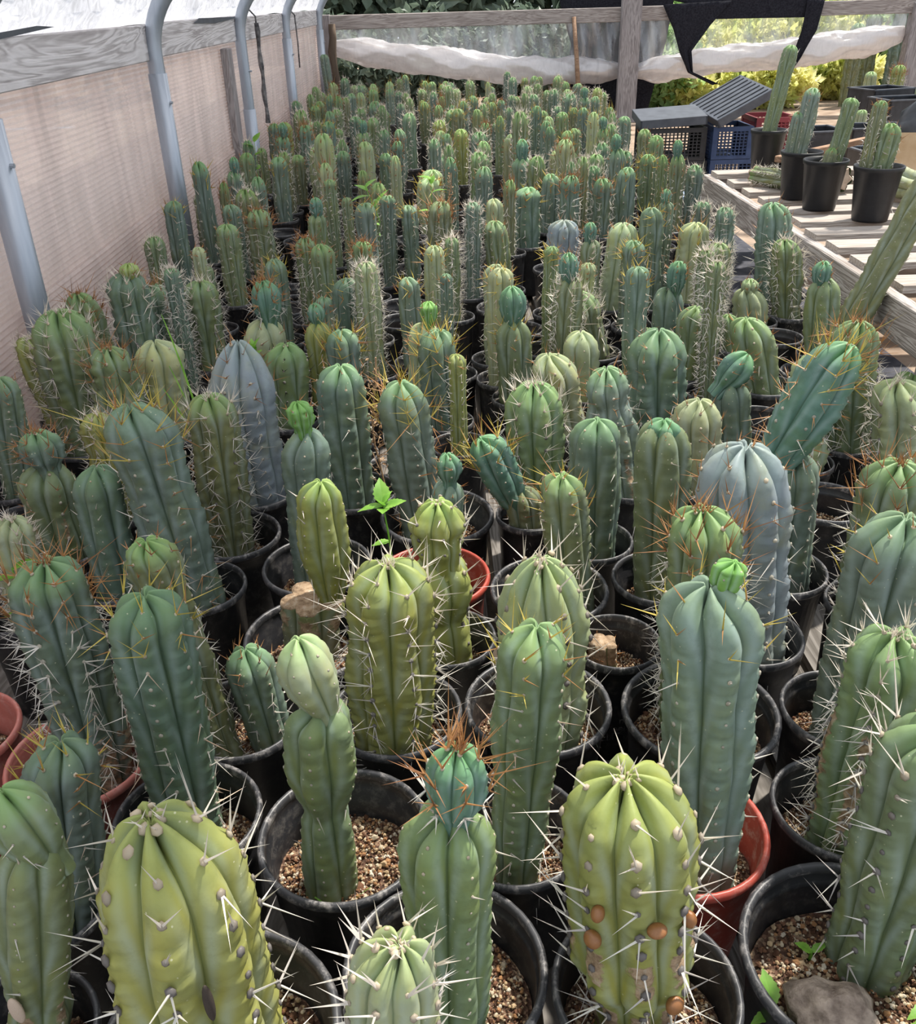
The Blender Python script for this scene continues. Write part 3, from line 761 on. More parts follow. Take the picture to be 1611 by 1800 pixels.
def soil_mesh(seed, grit):
    R = np.random.default_rng(seed); v = []; f = []; rings, n = 9, 36; rr = .1085
    v.append((0, 0, .004))
    for i in range(1, rings + 1):
        for k in range(n):
            a = 2 * math.pi * k / n; x, y = rr * i / rings * math.cos(a), rr * i / rings * math.sin(a)
            v.append((x, y, .006 * math.sin(x * 60 + seed) * math.sin(y * 55 + seed * 2) + .003 * R.random() - (.004 if i == rings else 0)))
    for k in range(n): f.append((0, 1 + k, 1 + (k + 1) % n))
    for i in range(rings - 1):
        for k in range(n): f.append((1 + i * n + k, 1 + (i + 1) * n + k, 1 + (i + 1) * n + (k + 1) % n, 1 + i * n + (k + 1) % n))
    me = mesh('soil', v, f, True); me.materials.append(M['soil'])
    g = None
    if grit:
        iv, if_ = ico(); N_ = grit
        a = R.uniform(0, 6.28, N_); q = np.sqrt(R.random(N_)) * .101; c = np.stack([q * np.cos(a), q * np.sin(a), .004 + .004 * R.random(N_)], -1)
        c[:, 2] += .006 * np.sin(c[:, 0] * 60 + seed) * np.sin(c[:, 1] * 55 + seed * 2)
        sz = R.gamma(2.6, .00055, N_) + .0009
        V = c[:, None] + iv[None] * (sz[:, None, None] * R.uniform(.65, 1.2, (N_, 12, 3)))
        F = (np.arange(N_) * 12)[:, None, None] + if_[None]
        g = fast_mesh('grit', V.reshape(-1, 3), None, F.reshape(-1, 3), smooth=False)
        pal = .78 * np.array([(.60, .50, .36), (.68, .60, .48), (.46, .33, .20), (.36, .19, .09), (.20, .10, .06), (.10, .05, .03), (.55, .40, .24)])
        cattr(g, 'col', np.repeat(pal[R.choice(7, N_, p=[.13, .10, .14, .19, .20, .16, .08])] * R.uniform(.8, 1.1, (N_, 1)), 12, 0)); g.materials.append(M['grit'])
    return me, g
def grit_material():
    m, nt, b = new_mat('pumice_grit'); a = nt.nodes.new('ShaderNodeAttribute'); a.attribute_name = 'col'
    nt.links.new(a.outputs['Color'], b.inputs['Base Color']); b.inputs['Roughness'].default_value = .95; b.inputs['Specular IOR Level'].default_value = .15
    return m
M['grit'] = grit_material()
SOIL_NEAR = [soil_mesh(k, 1700) for k in range(4)]; SOIL_FAR = soil_mesh(9, 0)[0]
def put_pot(root, r, kind, rot, near):
    s = r / .125 * .972
    k = kind if kind != 'k' else ('k', 'k2')[int(rot * 100) % 2]
    o = link('pot', POT[k], None, root, (0, 0, 0), (0, 0, rot), (s, s, 1))
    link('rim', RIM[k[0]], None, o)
    if near is not None:
        sm, g = SOIL_NEAR[near % 4]
        so = link('soil', sm, None, root, (0, 0, SOIL_Z), (0, 0, rot), (s, s, 1))
        tag(link('grit', g, None, so), kind='stuff')
    else:
        so = link('soil', SOIL_FAR, None, root, (0, 0, SOIL_Z), (0, 0, rot), (s, s, 1))
    return o

CACTI = [
('F1',-0.305,0.609,0.480,0.0823,0.020,-0.293,0.636,0.146,'y',7,'w','fat','k',None,'stout yellow-green cactus with grey areoles and a dark split wound'),
('F2',-0.537,0.666,0.401,0.0453,0.089,-0.543,0.637,0.103,'o',5,'0','seg','k',(-0.015,0.467,0.037,0.095,'g',5,-14),'olive segmented cactus with a corky scar, leaning beside the stout yellow-green cactus'),
('F3',-0.560,0.860,0.348,0.0476,0.056,-0.586,0.841,0.104,'b',6,'y','','k',None,'short blue-green cactus with bright green tip beside the dusty pink pot'),
('F4',-0.425,1.012,0.471,0.0561,0.011,-0.412,0.975,0.114,'b',6,'y','','k',None,'tall blue-green cactus with pale green crown behind the stout yellow-green cactus'),
('F5',-0.409,1.176,0.434,0.0410,-0.048,-0.369,1.192,0.107,'o',6,'1','','k',None,'x'),
('F6',-0.325,1.202,0.222,0.0410,-0.020,-0.369,1.192,0.107,'b',6,'1','','k',None,'pair of leaning green cacti sharing one black pot'),
('F7',-0.192,0.903,0.360,0.0495,0.013,-0.170,0.932,0.130,'g',5,'0','waist','k',(-0.019,0.463,0.039,0.117,'p',5,-14),'three-lobed snowman-shaped cactus in a black pot with bare gritty soil'),
('F8',-0.113,1.175,0.400,0.0742,0.020,-0.102,1.192,0.116,'y',7,'2','barrel','k',None,'barrel-shaped green cactus with rows of white star spines'),
('F9',0.084,0.899,0.474,0.0476,0.019,0.082,0.929,0.109,'g',5,'y','taperdown','k',None,'slender green cactus with long yellow crown spines and a spiny base'),
('F10',0.147,1.168,0.411,0.0764,-0.002,0.144,1.197,0.130,'p',8,'w','cone','k',None,'broad pale yellow-green cactus tapering to a rounded top, behind the slender green one'),
('F11',0.363,0.892,0.539,0.0624,-0.051,0.329,0.920,0.127,'B2',6,'0y','taperdown','r',(0.022,0.567,0.022,0.043,'n',6,8),'large grey-green cactus with a bright green knob on top, in a red pot'),
('F12',0.216,0.679,0.439,0.0751,-0.038,0.225,0.675,0.119,'y',8,'w','waistlow','k',None,'stout olive cactus with shiny brown blister scars'),
('F13',-0.021,0.652,0.431,0.0496,0.009,-0.024,0.712,0.133,'g',6,'0','','k',(0.013,0.516,0.032,0.092,'t',6,3),'green cactus topped by a turquoise head with orange spines'),
('F14',-0.085,0.505,0.436,0.0495,0.022,-0.082,0.485,0.090,'p',8,'w','fat','k',None,'short pale spiny cactus in front of the turquoise-headed one'),
('F15',0.546,0.750,0.433,0.0594,-0.004,0.501,0.703,0.149,'g',6,'w','','k',None,'smooth green cactus leaning over a pot with a round stone and leafy weeds'),
('F16',0.584,0.929,0.421,0.0617,-0.000,0.574,0.946,0.103,'g',6,'2','','k',None,'cactus with grey corky ribs and dense white spines'),
('F17',0.679,1.163,0.457,0.0666,0.004,0.660,1.155,0.104,'b',6,'0y','','k',None,'green cactus with lumpy shoulders in a pot of pale brown grit'),
('F18',0.415,1.197,0.460,0.0603,-0.016,0.420,1.168,0.136,'g',7,'3','','k',None,'spiny cactus with a rust-orange crown behind the large grey-green one'),
('F19',0.571,1.375,0.485,0.0811,-0.071,0.568,1.372,0.103,'B',7,'1','','k',None,'fat chalky blue cactus with cone-shaped top'),
('F20',0.332,1.752,0.373,0.0582,-0.013,0.321,1.734,0.095,'b',5,'0','','k',None,'smooth flat-topped blue-green cactus without visible spines'),
('F21',0.446,1.601,0.430,0.0586,-0.025,0.440,1.575,0.102,'g',5,'0','','k',(0.007,0.435,0.037,0.061,'t',5,5),'pale green column with a turquoise cap fused to its top'),
('F22',0.259,1.556,0.345,0.0485,-0.039,0.204,1.547,0.125,'g',5,'y','','k',None,'green cactus with yellow crown spines standing behind the broad pale one'),
('F23',-0.009,1.407,0.264,0.0622,-0.011,-0.008,1.395,0.094,'y',5,'w','waist','k',(-0.003,0.380,0.049,0.122,'y',7,-2),'knobbly yellow-green cactus with a lumpy head, in front of a red pot'),
('F24',-0.026,1.674,0.277,0.0381,0.027,-0.036,1.611,0.123,'b',5,'1','','r',(0.004,0.341,0.029,0.062,'t',5,0),'small dark grey-blue cactus with a tiny head in a red pot'),
('F25',-0.284,1.463,0.140,0.0615,0.011,-0.274,1.414,0.134,'o',5,'0','stump','k',(0.036,0.400,0.049,0.262,'y',6,0),'oval green cactus growing from a flat-cut corky stump'),
('F26',-0.310,1.716,0.386,0.0512,0.018,-0.291,1.669,0.122,'b',5,'0','','k',(-0.005,0.448,0.028,0.061,'n',7,-3),'grey-green column crowned by a bright green ball'),
('F27',-0.244,2.029,0.411,0.0626,-0.005,-0.230,2.006,0.107,'b',6,'1','','k',None,'tall blue-green column beside a dry brown weed'),
('F28',-0.062,1.913,0.411,0.0597,-0.041,-0.027,1.871,0.138,'b',5,'Y','','k',None,'blue-green column with tufts of long yellow spines'),
('F29',-0.004,2.430,0.355,0.0587,-0.016,0.002,2.420,0.084,'b',6,'Y','','k',None,'slim dark green column with yellow spines before a pale stem'),
('F30',0.191,1.835,0.171,0.0440,-0.021,0.195,1.861,0.084,'o',6,'1','','k',(-0.087,0.303,0.049,0.196,'t',6,-22),'turquoise oval pup leaning from a small ribbed cactus'),
('F31',0.231,2.031,0.349,0.0723,-0.014,0.234,2.044,0.103,'g',7,'2','','k',None,'spiny green cactus with a woolly grey crown'),
('F32',0.352,2.338,0.308,0.0666,-0.055,0.352,2.338,0.095,'p',6,'1','','k',None,'pale green cactus rising just behind the woolly-crowned one'),
('F33',0.460,1.998,0.308,0.0661,-0.069,0.455,1.999,0.094,'B2',7,'1','lump','k',(-0.011,0.390,0.057,0.147,'B2',8,-8),'grey-blue lumpy crested cactus on a scarred trunk'),
('F34',0.612,2.395,0.346,0.0843,-0.018,0.612,2.395,0.120,'b',6,'1','','k',None,'thick green cactus with white areoles and grey-green shoulders'),
('F35',0.788,2.725,0.310,0.0513,-0.004,0.777,2.741,0.084,'g',6,'1','','k',None,'slim green column with a bright rounded tip by the path edge'),
('F36',0.629,1.972,0.316,0.0611,-0.032,0.634,1.971,0.087,'p',6,'1','','k',None,'pale olive rounded cactus behind the chalky blue one'),
('F37',0.794,2.215,0.269,0.0548,-0.042,0.794,2.215,0.084,'b',5,'0','','k',(0.041,0.335,0.048,0.107,'t',6,35),'green cactus with a tilted turquoise knob like a bent head'),
('F38',1.006,2.616,0.302,0.0695,-0.085,0.997,2.617,0.099,'g',6,'1','','k',None,'twin-topped green cactus next to the tilted-knob cactus'),
('F39',0.728,1.603,0.345,0.0517,-0.032,0.698,1.590,0.102,'b',5,'1','','k',(0.060,0.579,0.058,0.292,'t',6,22),'cactus with a thick turquoise arm reaching up to the side'),
('F40',1.091,2.184,0.428,0.0608,-0.052,1.086,2.193,0.086,'g',7,'3','','k',None,'spiny cactus with orange crown spines next to the path'),
('F40b',0.924,2.088,0.371,0.0592,-0.004,0.924,2.088,0.084,'p',6,'1','lump','k',None,'pale lumpy cactus behind the thick turquoise arm'),
('F41',1.178,2.032,0.323,0.0768,-0.061,1.177,2.021,0.109,'p',6,'2','','k',None,'pale rounded cactus with grey spine stars by the fallen cactus stem'),
('F42',0.833,1.451,0.406,0.0665,-0.008,0.840,1.458,0.092,'g',7,'3','','k',None,'spiny cactus with a dark rust crown behind the lumpy-shouldered one'),
('F43',1.276,2.880,0.340,0.0560,-0.035,1.276,2.880,0.084,'g',5,'0','','k',(-0.010,0.395,0.035,0.076,'t',5,0),'slim green column with a small knob beside the slatted table'),
('F44',1.315,3.310,0.365,0.0563,-0.051,1.320,3.313,0.084,'o',6,'2','','k',None,'grey-spined green column standing at the path end of the row'),
('F45',1.315,3.522,0.454,0.0658,-0.034,1.315,3.522,0.093,'b',6,'1','','k',None,'green column rising behind the grey-spined one at the path'),
('F46',1.164,3.256,0.207,0.0648,-0.032,1.157,3.246,0.092,'p',6,'0','','k',(-0.000,0.239,0.034,0.055,'p',7,0),'squat pale cactus with a button top near the path'),
('X1',0.297,1.397,0.057,0.0296,-0.005,0.310,1.363,0.087,'o',5,'1','stump','k',None,'withered cactus stump in a deep black pot with moulded lettering'),
('T1',-1.153,11.146,0.660,0.0510,-0.046,-1.135,11.146,0.084,'b',6,'0','','k',None,'tall slim dark green column by the corner post'),
('L1',-1.022,2.381,0.458,0.0867,0.002,-1.020,2.366,0.123,'g',7,'2','','k',None,'fat green cactus with long pale spines against the plastic wall'),
('L2',-1.152,2.528,0.341,0.0454,-0.042,-1.135,2.538,0.084,'y',6,'2','','k',None,'small pale spiny cactus squeezed between the wall and a fat one'),
('L3',-0.864,2.234,0.399,0.0612,0.010,-0.866,2.222,0.087,'g',7,'3','lump','k',None,'bumpy green cactus with a spiny orange crown beside a pale smooth one'),
('L4',-0.807,2.386,0.365,0.0699,0.032,-0.800,2.396,0.099,'p',6,'0','','k',None,'smooth pale grey-green cactus next to a long blade of grass'),
('L5',-0.491,2.046,0.474,0.0829,0.004,-0.487,2.036,0.112,'B',7,'1','cone','k',None,'tall fat chalky blue cactus behind the dull spiny column'),
('L6',-0.518,1.844,0.421,0.0583,0.007,-0.502,1.812,0.112,'o',7,'2','','k',None,'dull green column covered in short pale spines'),
('L7',-0.545,1.612,0.499,0.0673,-0.050,-0.534,1.599,0.102,'b',6,'Y','','k',None,'big leaning blue-green cactus with a ring of yellow-orange spines'),
('L8',-0.716,1.629,0.359,0.0510,0.012,-0.718,1.629,0.084,'b',5,'0','','k',None,'smooth grey-green cactus with a rounded bare top'),
('L9',-0.879,1.780,0.297,0.0641,-0.002,-0.879,1.780,0.091,'g',6,'1','','k',(0.009,0.377,0.046,0.085,'b',6,-3),'green cactus with scabbed ribs and a round dark head'),
('L10',-0.600,1.136,0.446,0.0592,-0.003,-0.621,1.111,0.120,'b',7,'3','','q',None,'spiny dark cactus with brown woody base in a dusty pink pot'),
('L12',-1.120,2.091,0.384,0.0440,0.050,-1.120,2.091,0.084,'b',6,'1','','k',None,'dark green column at the wall side with white areoles'),
('L13',-0.878,1.534,0.299,0.0409,0.030,-0.878,1.534,0.084,'p',6,'2','','k',None,'pale green cactus with woolly white tufts beside the scabbed one'),
('L14',-0.941,2.707,0.472,0.0638,0.003,-0.951,2.700,0.090,'b',7,'2','','k',(0.017,0.498,0.031,0.048,'y',7,0),'dark cactus with a small pale button top near the plastic wall'),
('L15',-0.933,2.897,0.385,0.0612,0.006,-0.944,2.900,0.087,'b',6,'3','','k',None,'dark green cactus with red-orange crown spines near the plastic wall'),
('L16',-0.792,2.956,0.376,0.0587,-0.001,-0.786,2.965,0.084,'g',6,'2','','k',None,'narrow cactus with dense whitish side spines'),
('L16b',-0.855,3.320,0.334,0.0355,-0.007,-0.857,3.355,0.084,'g',6,'2','','k',None,'thin spiny cactus peeking over a narrow spiny one'),
('L17',-1.139,2.960,0.346,0.0570,-0.054,-1.135,2.960,0.084,'g',7,'3','','k',None,'small spiny cactus half hidden behind the fat wall-side one'),
('L18',-0.810,1.942,0.341,0.0368,0.000,-0.810,1.942,0.084,'y',6,'2','lump','k',None,'olive bumpy cactus half hidden behind the big leaning one'),
('L19',-0.465,2.486,0.314,0.0659,0.014,-0.462,2.474,0.094,'g',5,'k','','k',None,'dark green cactus with dried black flower remains on its crown'),
('L20',-0.544,2.630,0.341,0.0663,0.012,-0.549,2.641,0.094,'p',6,'1','','k',(0.018,0.456,0.044,0.127,'t',6,0),'pale squat cactus carrying a dark blue-green spiny head'),
('L23',-0.369,2.597,0.339,0.0408,-0.001,-0.370,2.626,0.084,'y',5,'1','','k',(0.001,0.393,0.027,0.062,'t',5,0),'pale green column with a small turquoise cap'),
('L23b',-0.372,2.814,0.348,0.0292,0.000,-0.392,2.807,0.084,'b',6,'1','','k',None,'small dark cactus behind a turquoise-capped one'),
('L25',-0.284,2.507,0.342,0.0497,-0.001,-0.272,2.490,0.084,'b',5,'Y','','k',None,'blue-green column with yellow crown spines by the dry brown weed'),
('N1',-0.067,2.553,0.336,0.0516,0.015,-0.075,2.569,0.084,'p',6,'1','','k',(0.014,0.399,0.027,0.065,'n',6,0),'pale ribbed cactus with a bright green nub'),
('N2',0.036,2.265,0.342,0.0244,0.000,0.038,2.256,0.084,'y',5,'1','','k',None,'pale yellowish stem behind the slim dark green column'),
('N3',0.223,2.595,0.328,0.0551,-0.013,0.227,2.580,0.084,'g',5,'y','','k',(-0.001,0.426,0.042,0.109,'t',6,0),'tall green column with a dark egg-shaped head'),
('N4',0.528,2.970,0.295,0.0669,-0.074,0.519,2.962,0.095,'o',8,'2','','k',None,'round-topped spiny cactus with many ribs'),
('N5',0.437,2.608,0.279,0.0559,-0.028,0.437,2.593,0.084,'p',5,'0','','k',None,'smooth pale cactus with uneven top ribs'),
('N6',0.768,2.948,0.305,0.0539,-0.015,0.754,2.957,0.084,'b',5,'0','','k',(0.024,0.392,0.036,0.106,'t',6,0),'grey-green cactus with a turquoise cap and pale shoulders by the path'),
('N7',1.008,2.947,0.208,0.0337,-0.041,1.027,2.964,0.084,'g',6,'0','','k',None,'small green cactus beside the twin-topped one'),
('N8',0.641,2.754,0.234,0.0279,0.011,0.616,2.789,0.084,'g',6,'1','','k',None,'little bright green cactus beside the thick white-areoled one'),
('D1',-0.940,10.561,0.461,0.0501,-0.003,-0.921,10.568,0.084,'b',5,'2','','k',None,None),
('D2',-1.060,10.516,0.422,0.0500,0.003,-1.078,10.508,0.084,'p',5,'3','','k',None,None),
('D3',-1.135,9.562,0.456,0.0456,0.000,-1.135,9.562,0.084,'g',7,'2','','k',None,None),
('D4',-0.739,10.021,0.428,0.0399,0.010,-0.769,10.024,0.084,'b',5,'2','','k',None,None),
('D5',-0.445,9.985,0.452,0.0435,0.000,-0.434,9.983,0.084,'p',6,'y','','k',None,None),
('D6',-0.442,9.747,0.404,0.0466,0.000,-0.442,9.747,0.084,'b',7,'1','','k',None,None),
('D7',-1.128,9.039,0.435,0.0395,0.000,-1.132,9.044,0.084,'g',5,'2','','k',None,None),
('D8',-0.089,10.119,0.440,0.0441,0.000,-0.089,10.119,0.084,'g',7,'y','','k',None,None),
('D9',0.089,9.932,0.416,0.0474,0.000,0.072,9.939,0.084,'o',7,'y','','k',None,None),
('D10',0.211,9.883,0.372,0.0433,0.000,0.228,9.876,0.084,'p',7,'2','','k',None,None),
('D11',-0.006,9.202,0.411,0.0368,0.000,-0.006,9.202,0.084,'b',6,'2','','k',None,None),
('D12',0.061,8.635,0.421,0.0346,0.000,0.063,8.635,0.084,'o',7,'3','','k',None,None),
('D13',-0.255,8.829,0.438,0.0353,0.000,-0.255,8.829,0.084,'o',7,'2','','k',None,None),
('D14',-0.203,8.057,0.463,0.0354,0.000,-0.203,8.057,0.084,'o',6,'2','','k',None,None),
('D15',-0.612,10.009,0.384,0.0598,-0.018,-0.601,10.009,0.085,'g',5,'y','','k',None,None),
('D16',-0.818,9.803,0.370,0.0469,0.000,-0.818,9.803,0.084,'b',5,'1','','k',None,None),
('D17',-0.840,8.624,0.449,0.0378,-0.002,-0.823,8.597,0.084,'g',6,'3','','k',None,None),
('D18',-0.918,8.708,0.448,0.0381,-0.000,-0.911,8.740,0.084,'b',6,'y','','k',None,None),
('D19',-0.693,9.352,0.411,0.0447,0.000,-0.693,9.352,0.084,'p',7,'1','','k',None,None),
('D20',-0.801,8.903,0.412,0.0427,0.000,-0.801,8.903,0.084,'o',6,'2','','k',None,None),
('D21',-1.035,8.915,0.383,0.0498,0.000,-1.032,8.909,0.084,'o',6,'1','','k',None,None),
('D22',-1.058,8.739,0.364,0.0490,0.006,-1.079,8.739,0.084,'g',5,'y','','k',None,None),
('D23',-0.507,8.370,0.420,0.0537,0.000,-0.507,8.370,0.084,'b',6,'1','','k',None,None),
('D24',-0.514,8.152,0.422,0.0392,0.000,-0.514,8.152,0.084,'b',6,'1','','k',None,None),
('D25',-0.418,7.765,0.443,0.0374,0.000,-0.417,7.733,0.084,'g',7,'2','','k',None,None),
('D26',-0.295,8.480,0.386,0.0408,0.000,-0.295,8.480,0.084,'b',6,'2','','k',None,None),
('D27',-0.103,8.622,0.393,0.0347,0.000,-0.105,8.622,0.084,'g',7,'1','','k',None,None),
('D28',-0.087,8.319,0.407,0.0435,0.000,-0.087,8.319,0.084,'o',7,'y','','k',None,None),
('D29',0.028,7.664,0.441,0.0370,0.000,0.013,7.651,0.084,'o',5,'3','','k',None,None),
('D30',0.127,7.751,0.397,0.0530,-0.002,0.140,7.762,0.084,'g',5,'2','','k',None,None),
('D31',0.233,8.058,0.428,0.0388,0.000,0.233,8.058,0.084,'b',7,'y','','k',None,None),
('D32',0.146,8.218,0.386,0.0331,0.000,0.131,8.205,0.084,'b',7,'1','','k',None,None),
('D33',-0.918,6.711,0.525,0.0538,0.002,-0.923,6.727,0.084,'o',7,'2','','k',None,None),
('D34',-0.797,7.443,0.441,0.0418,-0.010,-0.771,7.431,0.084,'b',7,'1','','k',None,None),
('D35',-0.813,8.159,0.385,0.0525,0.000,-0.813,8.159,0.084,'g',7,'2','','k',None,None),
('D36',-0.596,7.928,0.410,0.0445,0.000,-0.596,7.928,0.084,'g',6,'2','','k',None,None),
('D37',-0.419,7.891,0.398,0.0600,-0.001,-0.419,7.902,0.085,'g',7,'1','','k',None,None),
('D38',-0.187,7.008,0.457,0.0509,0.000,-0.187,7.008,0.084,'b',5,'2','','k',None,None),
('D39',-0.899,7.487,0.368,0.0423,0.010,-0.925,7.499,0.084,'g',7,'2','','k',None,None),
('D40',-0.742,6.791,0.439,0.0494,0.000,-0.742,6.791,0.084,'b',7,'y','','k',None,None),
('D41',-0.500,6.640,0.384,0.0518,0.000,-0.500,6.640,0.084,'g',6,'2','','k',(0.006,0.458,0.033,0.097,'t',6,0),None),
('D42',-0.875,6.580,0.446,0.0560,-0.002,-0.871,6.567,0.084,'b',7,'3','','k',None,None),
('D43',-0.971,6.168,0.430,0.0512,0.000,-0.960,6.167,0.084,'b',7,'3','','k',(0.009,0.503,0.033,0.096,'t',6,0),None),
('D44',-0.620,5.383,0.528,0.0568,0.000,-0.620,5.383,0.084,'p',5,'1','','k',None,None),
('D45',-0.327,6.180,0.448,0.0377,0.000,-0.337,6.193,0.084,'b',6,'2','','k',None,None),
('D46',-0.242,6.552,0.403,0.0452,0.000,-0.242,6.552,0.084,'b',7,'1','','k',None,None),
('D47',-0.700,5.710,0.423,0.0563,0.018,-0.706,5.698,0.084,'p',7,'2','','k',None,None),
('D48',-0.407,5.596,0.452,0.0502,-0.014,-0.389,5.589,0.084,'p',5,'1','','k',None,None),
('D49',-0.579,5.995,0.419,0.0293,0.000,-0.579,5.995,0.084,'g',6,'2','','k',None,None),
('D50',-1.166,6.025,0.427,0.0393,-0.020,-1.135,6.023,0.084,'b',6,'2','','k',None,None),
('D51',-1.116,6.187,0.359,0.0354,0.000,-1.126,6.191,0.084,'g',6,'2','','k',None,None),
('D52',-1.024,4.825,0.431,0.0430,0.000,-1.024,4.825,0.084,'b',7,'2','','k',(0.009,0.494,0.028,0.081,'t',6,0),None),
('D53',-0.875,5.311,0.421,0.0502,0.000,-0.875,5.311,0.084,'b',5,'y','','k',None,None),
('D54',-0.877,5.538,0.418,0.0409,0.000,-0.877,5.538,0.084,'o',6,'2','','k',None,None),
('D55',-0.831,5.773,0.366,0.0473,0.016,-0.850,5.784,0.084,'o',6,'1','','k',None,None),
('D56',-0.577,4.959,0.436,0.0368,0.000,-0.577,4.959,0.084,'p',5,'3','','k',None,None),
('D57',-0.592,5.787,0.359,0.0425,-0.016,-0.584,5.814,0.084,'g',6,'2','','k',None,None),
('D58',-0.549,5.678,0.394,0.0420,-0.000,-0.545,5.651,0.084,'b',6,'1','','k',None,None),
('D59',-0.306,5.794,0.358,0.0429,0.000,-0.306,5.794,0.084,'b',5,'y','','k',None,None),
('D60',-0.230,5.325,0.409,0.0351,0.000,-0.230,5.325,0.084,'p',6,'1','','k',None,None),
('D61',-0.243,6.075,0.390,0.0398,0.000,-0.232,6.062,0.084,'b',6,'3','','k',None,None),
('D62',-0.013,5.659,0.449,0.0393,0.000,-0.013,5.659,0.084,'b',5,'2','','k',None,None),
('D63',0.065,6.126,0.417,0.0450,0.000,0.065,6.126,0.084,'b',5,'y','','k',None,None),
('D64',0.164,6.304,0.421,0.0513,0.000,0.164,6.304,0.084,'y',6,'1','','k',None,None),
('D65',0.073,5.427,0.443,0.0311,0.000,0.073,5.427,0.084,'g',6,'2','','k',None,None),
('D66',0.074,4.981,0.441,0.0370,-0.009,0.107,4.983,0.084,'b',7,'1','','k',None,None),
('D67',-0.403,5.209,0.354,0.0346,0.000,-0.403,5.209,0.084,'o',7,'1','','k',None,None),
('D68',-0.291,4.634,0.383,0.0425,0.000,-0.291,4.634,0.084,'o',7,'1','','k',None,None),
('D69',-0.390,4.033,0.427,0.0237,0.000,-0.390,4.033,0.084,'g',6,'1','','k',None,None),
('D70',-0.484,4.278,0.462,0.0321,0.000,-0.484,4.278,0.084,'g',7,'1','','k',None,None),
('D71',-0.492,3.751,0.418,0.0420,0.000,-0.492,3.751,0.084,'g',5,'1','','k',(0.006,0.481,0.027,0.078,'t',6,0),None),
('D72',-0.842,4.458,0.456,0.0406,0.000,-0.839,4.464,0.084,'b',6,'1','','k',None,None),
('D73',-0.869,4.305,0.431,0.0539,0.000,-0.870,4.299,0.084,'o',7,'2','','k',None,None),
('D74',-0.902,4.103,0.399,0.0431,0.000,-0.911,4.109,0.084,'b',7,'1','','k',None,None),
('D75',-0.773,4.034,0.389,0.0544,0.000,-0.763,4.029,0.084,'g',6,'3','','k',None,None),
('D76',-0.844,3.710,0.398,0.0473,0.000,-0.844,3.710,0.084,'g',7,'1','','k',None,None),
('D77',-1.026,4.562,0.420,0.0265,-0.017,-0.985,4.547,0.084,'o',6,'3','','k',None,None),
('D78',-0.034,5.086,0.367,0.0714,0.008,-0.038,5.098,0.101,'p',7,'1','','k',None,None),
('D79',-0.044,4.913,0.355,0.0659,0.022,-0.052,4.904,0.093,'p',7,'y','','k',None,None),
('D80',-0.117,3.941,0.404,0.0365,-0.007,-0.088,3.958,0.084,'b',5,'y','','k',None,None),
('D81',-0.287,3.706,0.463,0.0437,0.000,-0.287,3.706,0.084,'b',5,'y','','k',None,None),
('D82',-0.288,4.336,0.361,0.0293,0.000,-0.288,4.336,0.084,'g',7,'1','','k',None,None),
('D83',-0.219,3.931,0.449,0.0363,0.008,-0.253,3.925,0.084,'b',7,'1','','k',None,None),
('D84',-0.003,3.800,0.443,0.0544,0.010,-0.017,3.806,0.084,'o',6,'3','','k',None,None),
('D85',0.046,3.414,0.386,0.0323,0.000,0.046,3.414,0.084,'g',6,'2','','k',None,None),
('D86',-0.020,3.165,0.415,0.0382,0.000,-0.020,3.165,0.084,'p',6,'y','','k',None,None),
('D87',-0.499,3.426,0.397,0.0382,0.000,-0.499,3.426,0.084,'g',7,'3','','k',None,None),
('D88',-0.397,3.106,0.445,0.0428,0.000,-0.414,3.111,0.084,'g',6,'1','','k',None,None),
('D89',-0.267,3.163,0.438,0.0354,0.000,-0.256,3.167,0.084,'g',7,'3','','k',None,None),
('D90',-0.232,2.864,0.443,0.0403,-0.003,-0.227,2.834,0.084,'p',7,'2','','k',None,None),
('D91',-0.577,3.191,0.380,0.0415,0.000,-0.577,3.191,0.084,'b',5,'y','','k',None,None),
('D92',-0.317,2.946,0.372,0.0463,0.009,-0.332,2.965,0.084,'b',5,'y','','k',None,None),
('D93',-0.095,2.895,0.380,0.0379,-0.007,-0.085,2.925,0.084,'b',5,'y','','k',None,None),
('D94',0.018,2.823,0.407,0.0199,0.000,0.029,2.802,0.084,'b',6,'1','','k',None,None),
('D95',0.826,10.472,0.427,0.0463,0.000,0.826,10.472,0.084,'b',5,'2','','k',None,None),
('D96',1.006,11.014,0.376,0.0420,0.000,1.006,11.014,0.084,'o',7,'y','','k',None,None),
('D97',1.060,10.499,0.430,0.0488,0.000,1.060,10.499,0.084,'g',7,'1','','k',None,None),
('D98',1.194,11.229,0.370,0.0382,0.000,1.194,11.229,0.084,'o',6,'1','','k',None,None),
('D99',0.949,9.130,0.459,0.0426,0.000,0.949,9.141,0.084,'o',7,'2','','k',None,None),
('D100',1.357,10.818,0.409,0.0459,0.000,1.357,10.818,0.084,'p',7,'2','','k',None,None),
('D101',1.095,9.066,0.414,0.0504,0.000,1.098,9.065,0.084,'b',6,'2','','k',None,None),
('D102',1.114,8.200,0.481,0.0595,0.007,1.105,8.205,0.084,'p',7,'1','','k',None,None),
('D103',1.086,7.932,0.473,0.0612,0.000,1.086,7.937,0.087,'b',7,'2','','k',None,None),
('D104',1.239,8.138,0.425,0.0503,0.000,1.256,8.130,0.084,'b',5,'2','','k',(-0.003,0.496,0.033,0.094,'t',6,0),None),
('D105',1.386,8.492,0.396,0.0475,0.000,1.386,8.492,0.084,'b',7,'1','','k',None,None),
('D106',0.785,8.586,0.430,0.0367,0.000,0.785,8.586,0.084,'o',5,'2','','k',None,None),
('D107',0.906,8.989,0.384,0.0538,0.000,0.903,8.980,0.084,'b',7,'2','','k',None,None),
('D108',0.549,10.099,0.414,0.0309,0.000,0.549,10.099,0.084,'p',6,'y','','k',None,None),
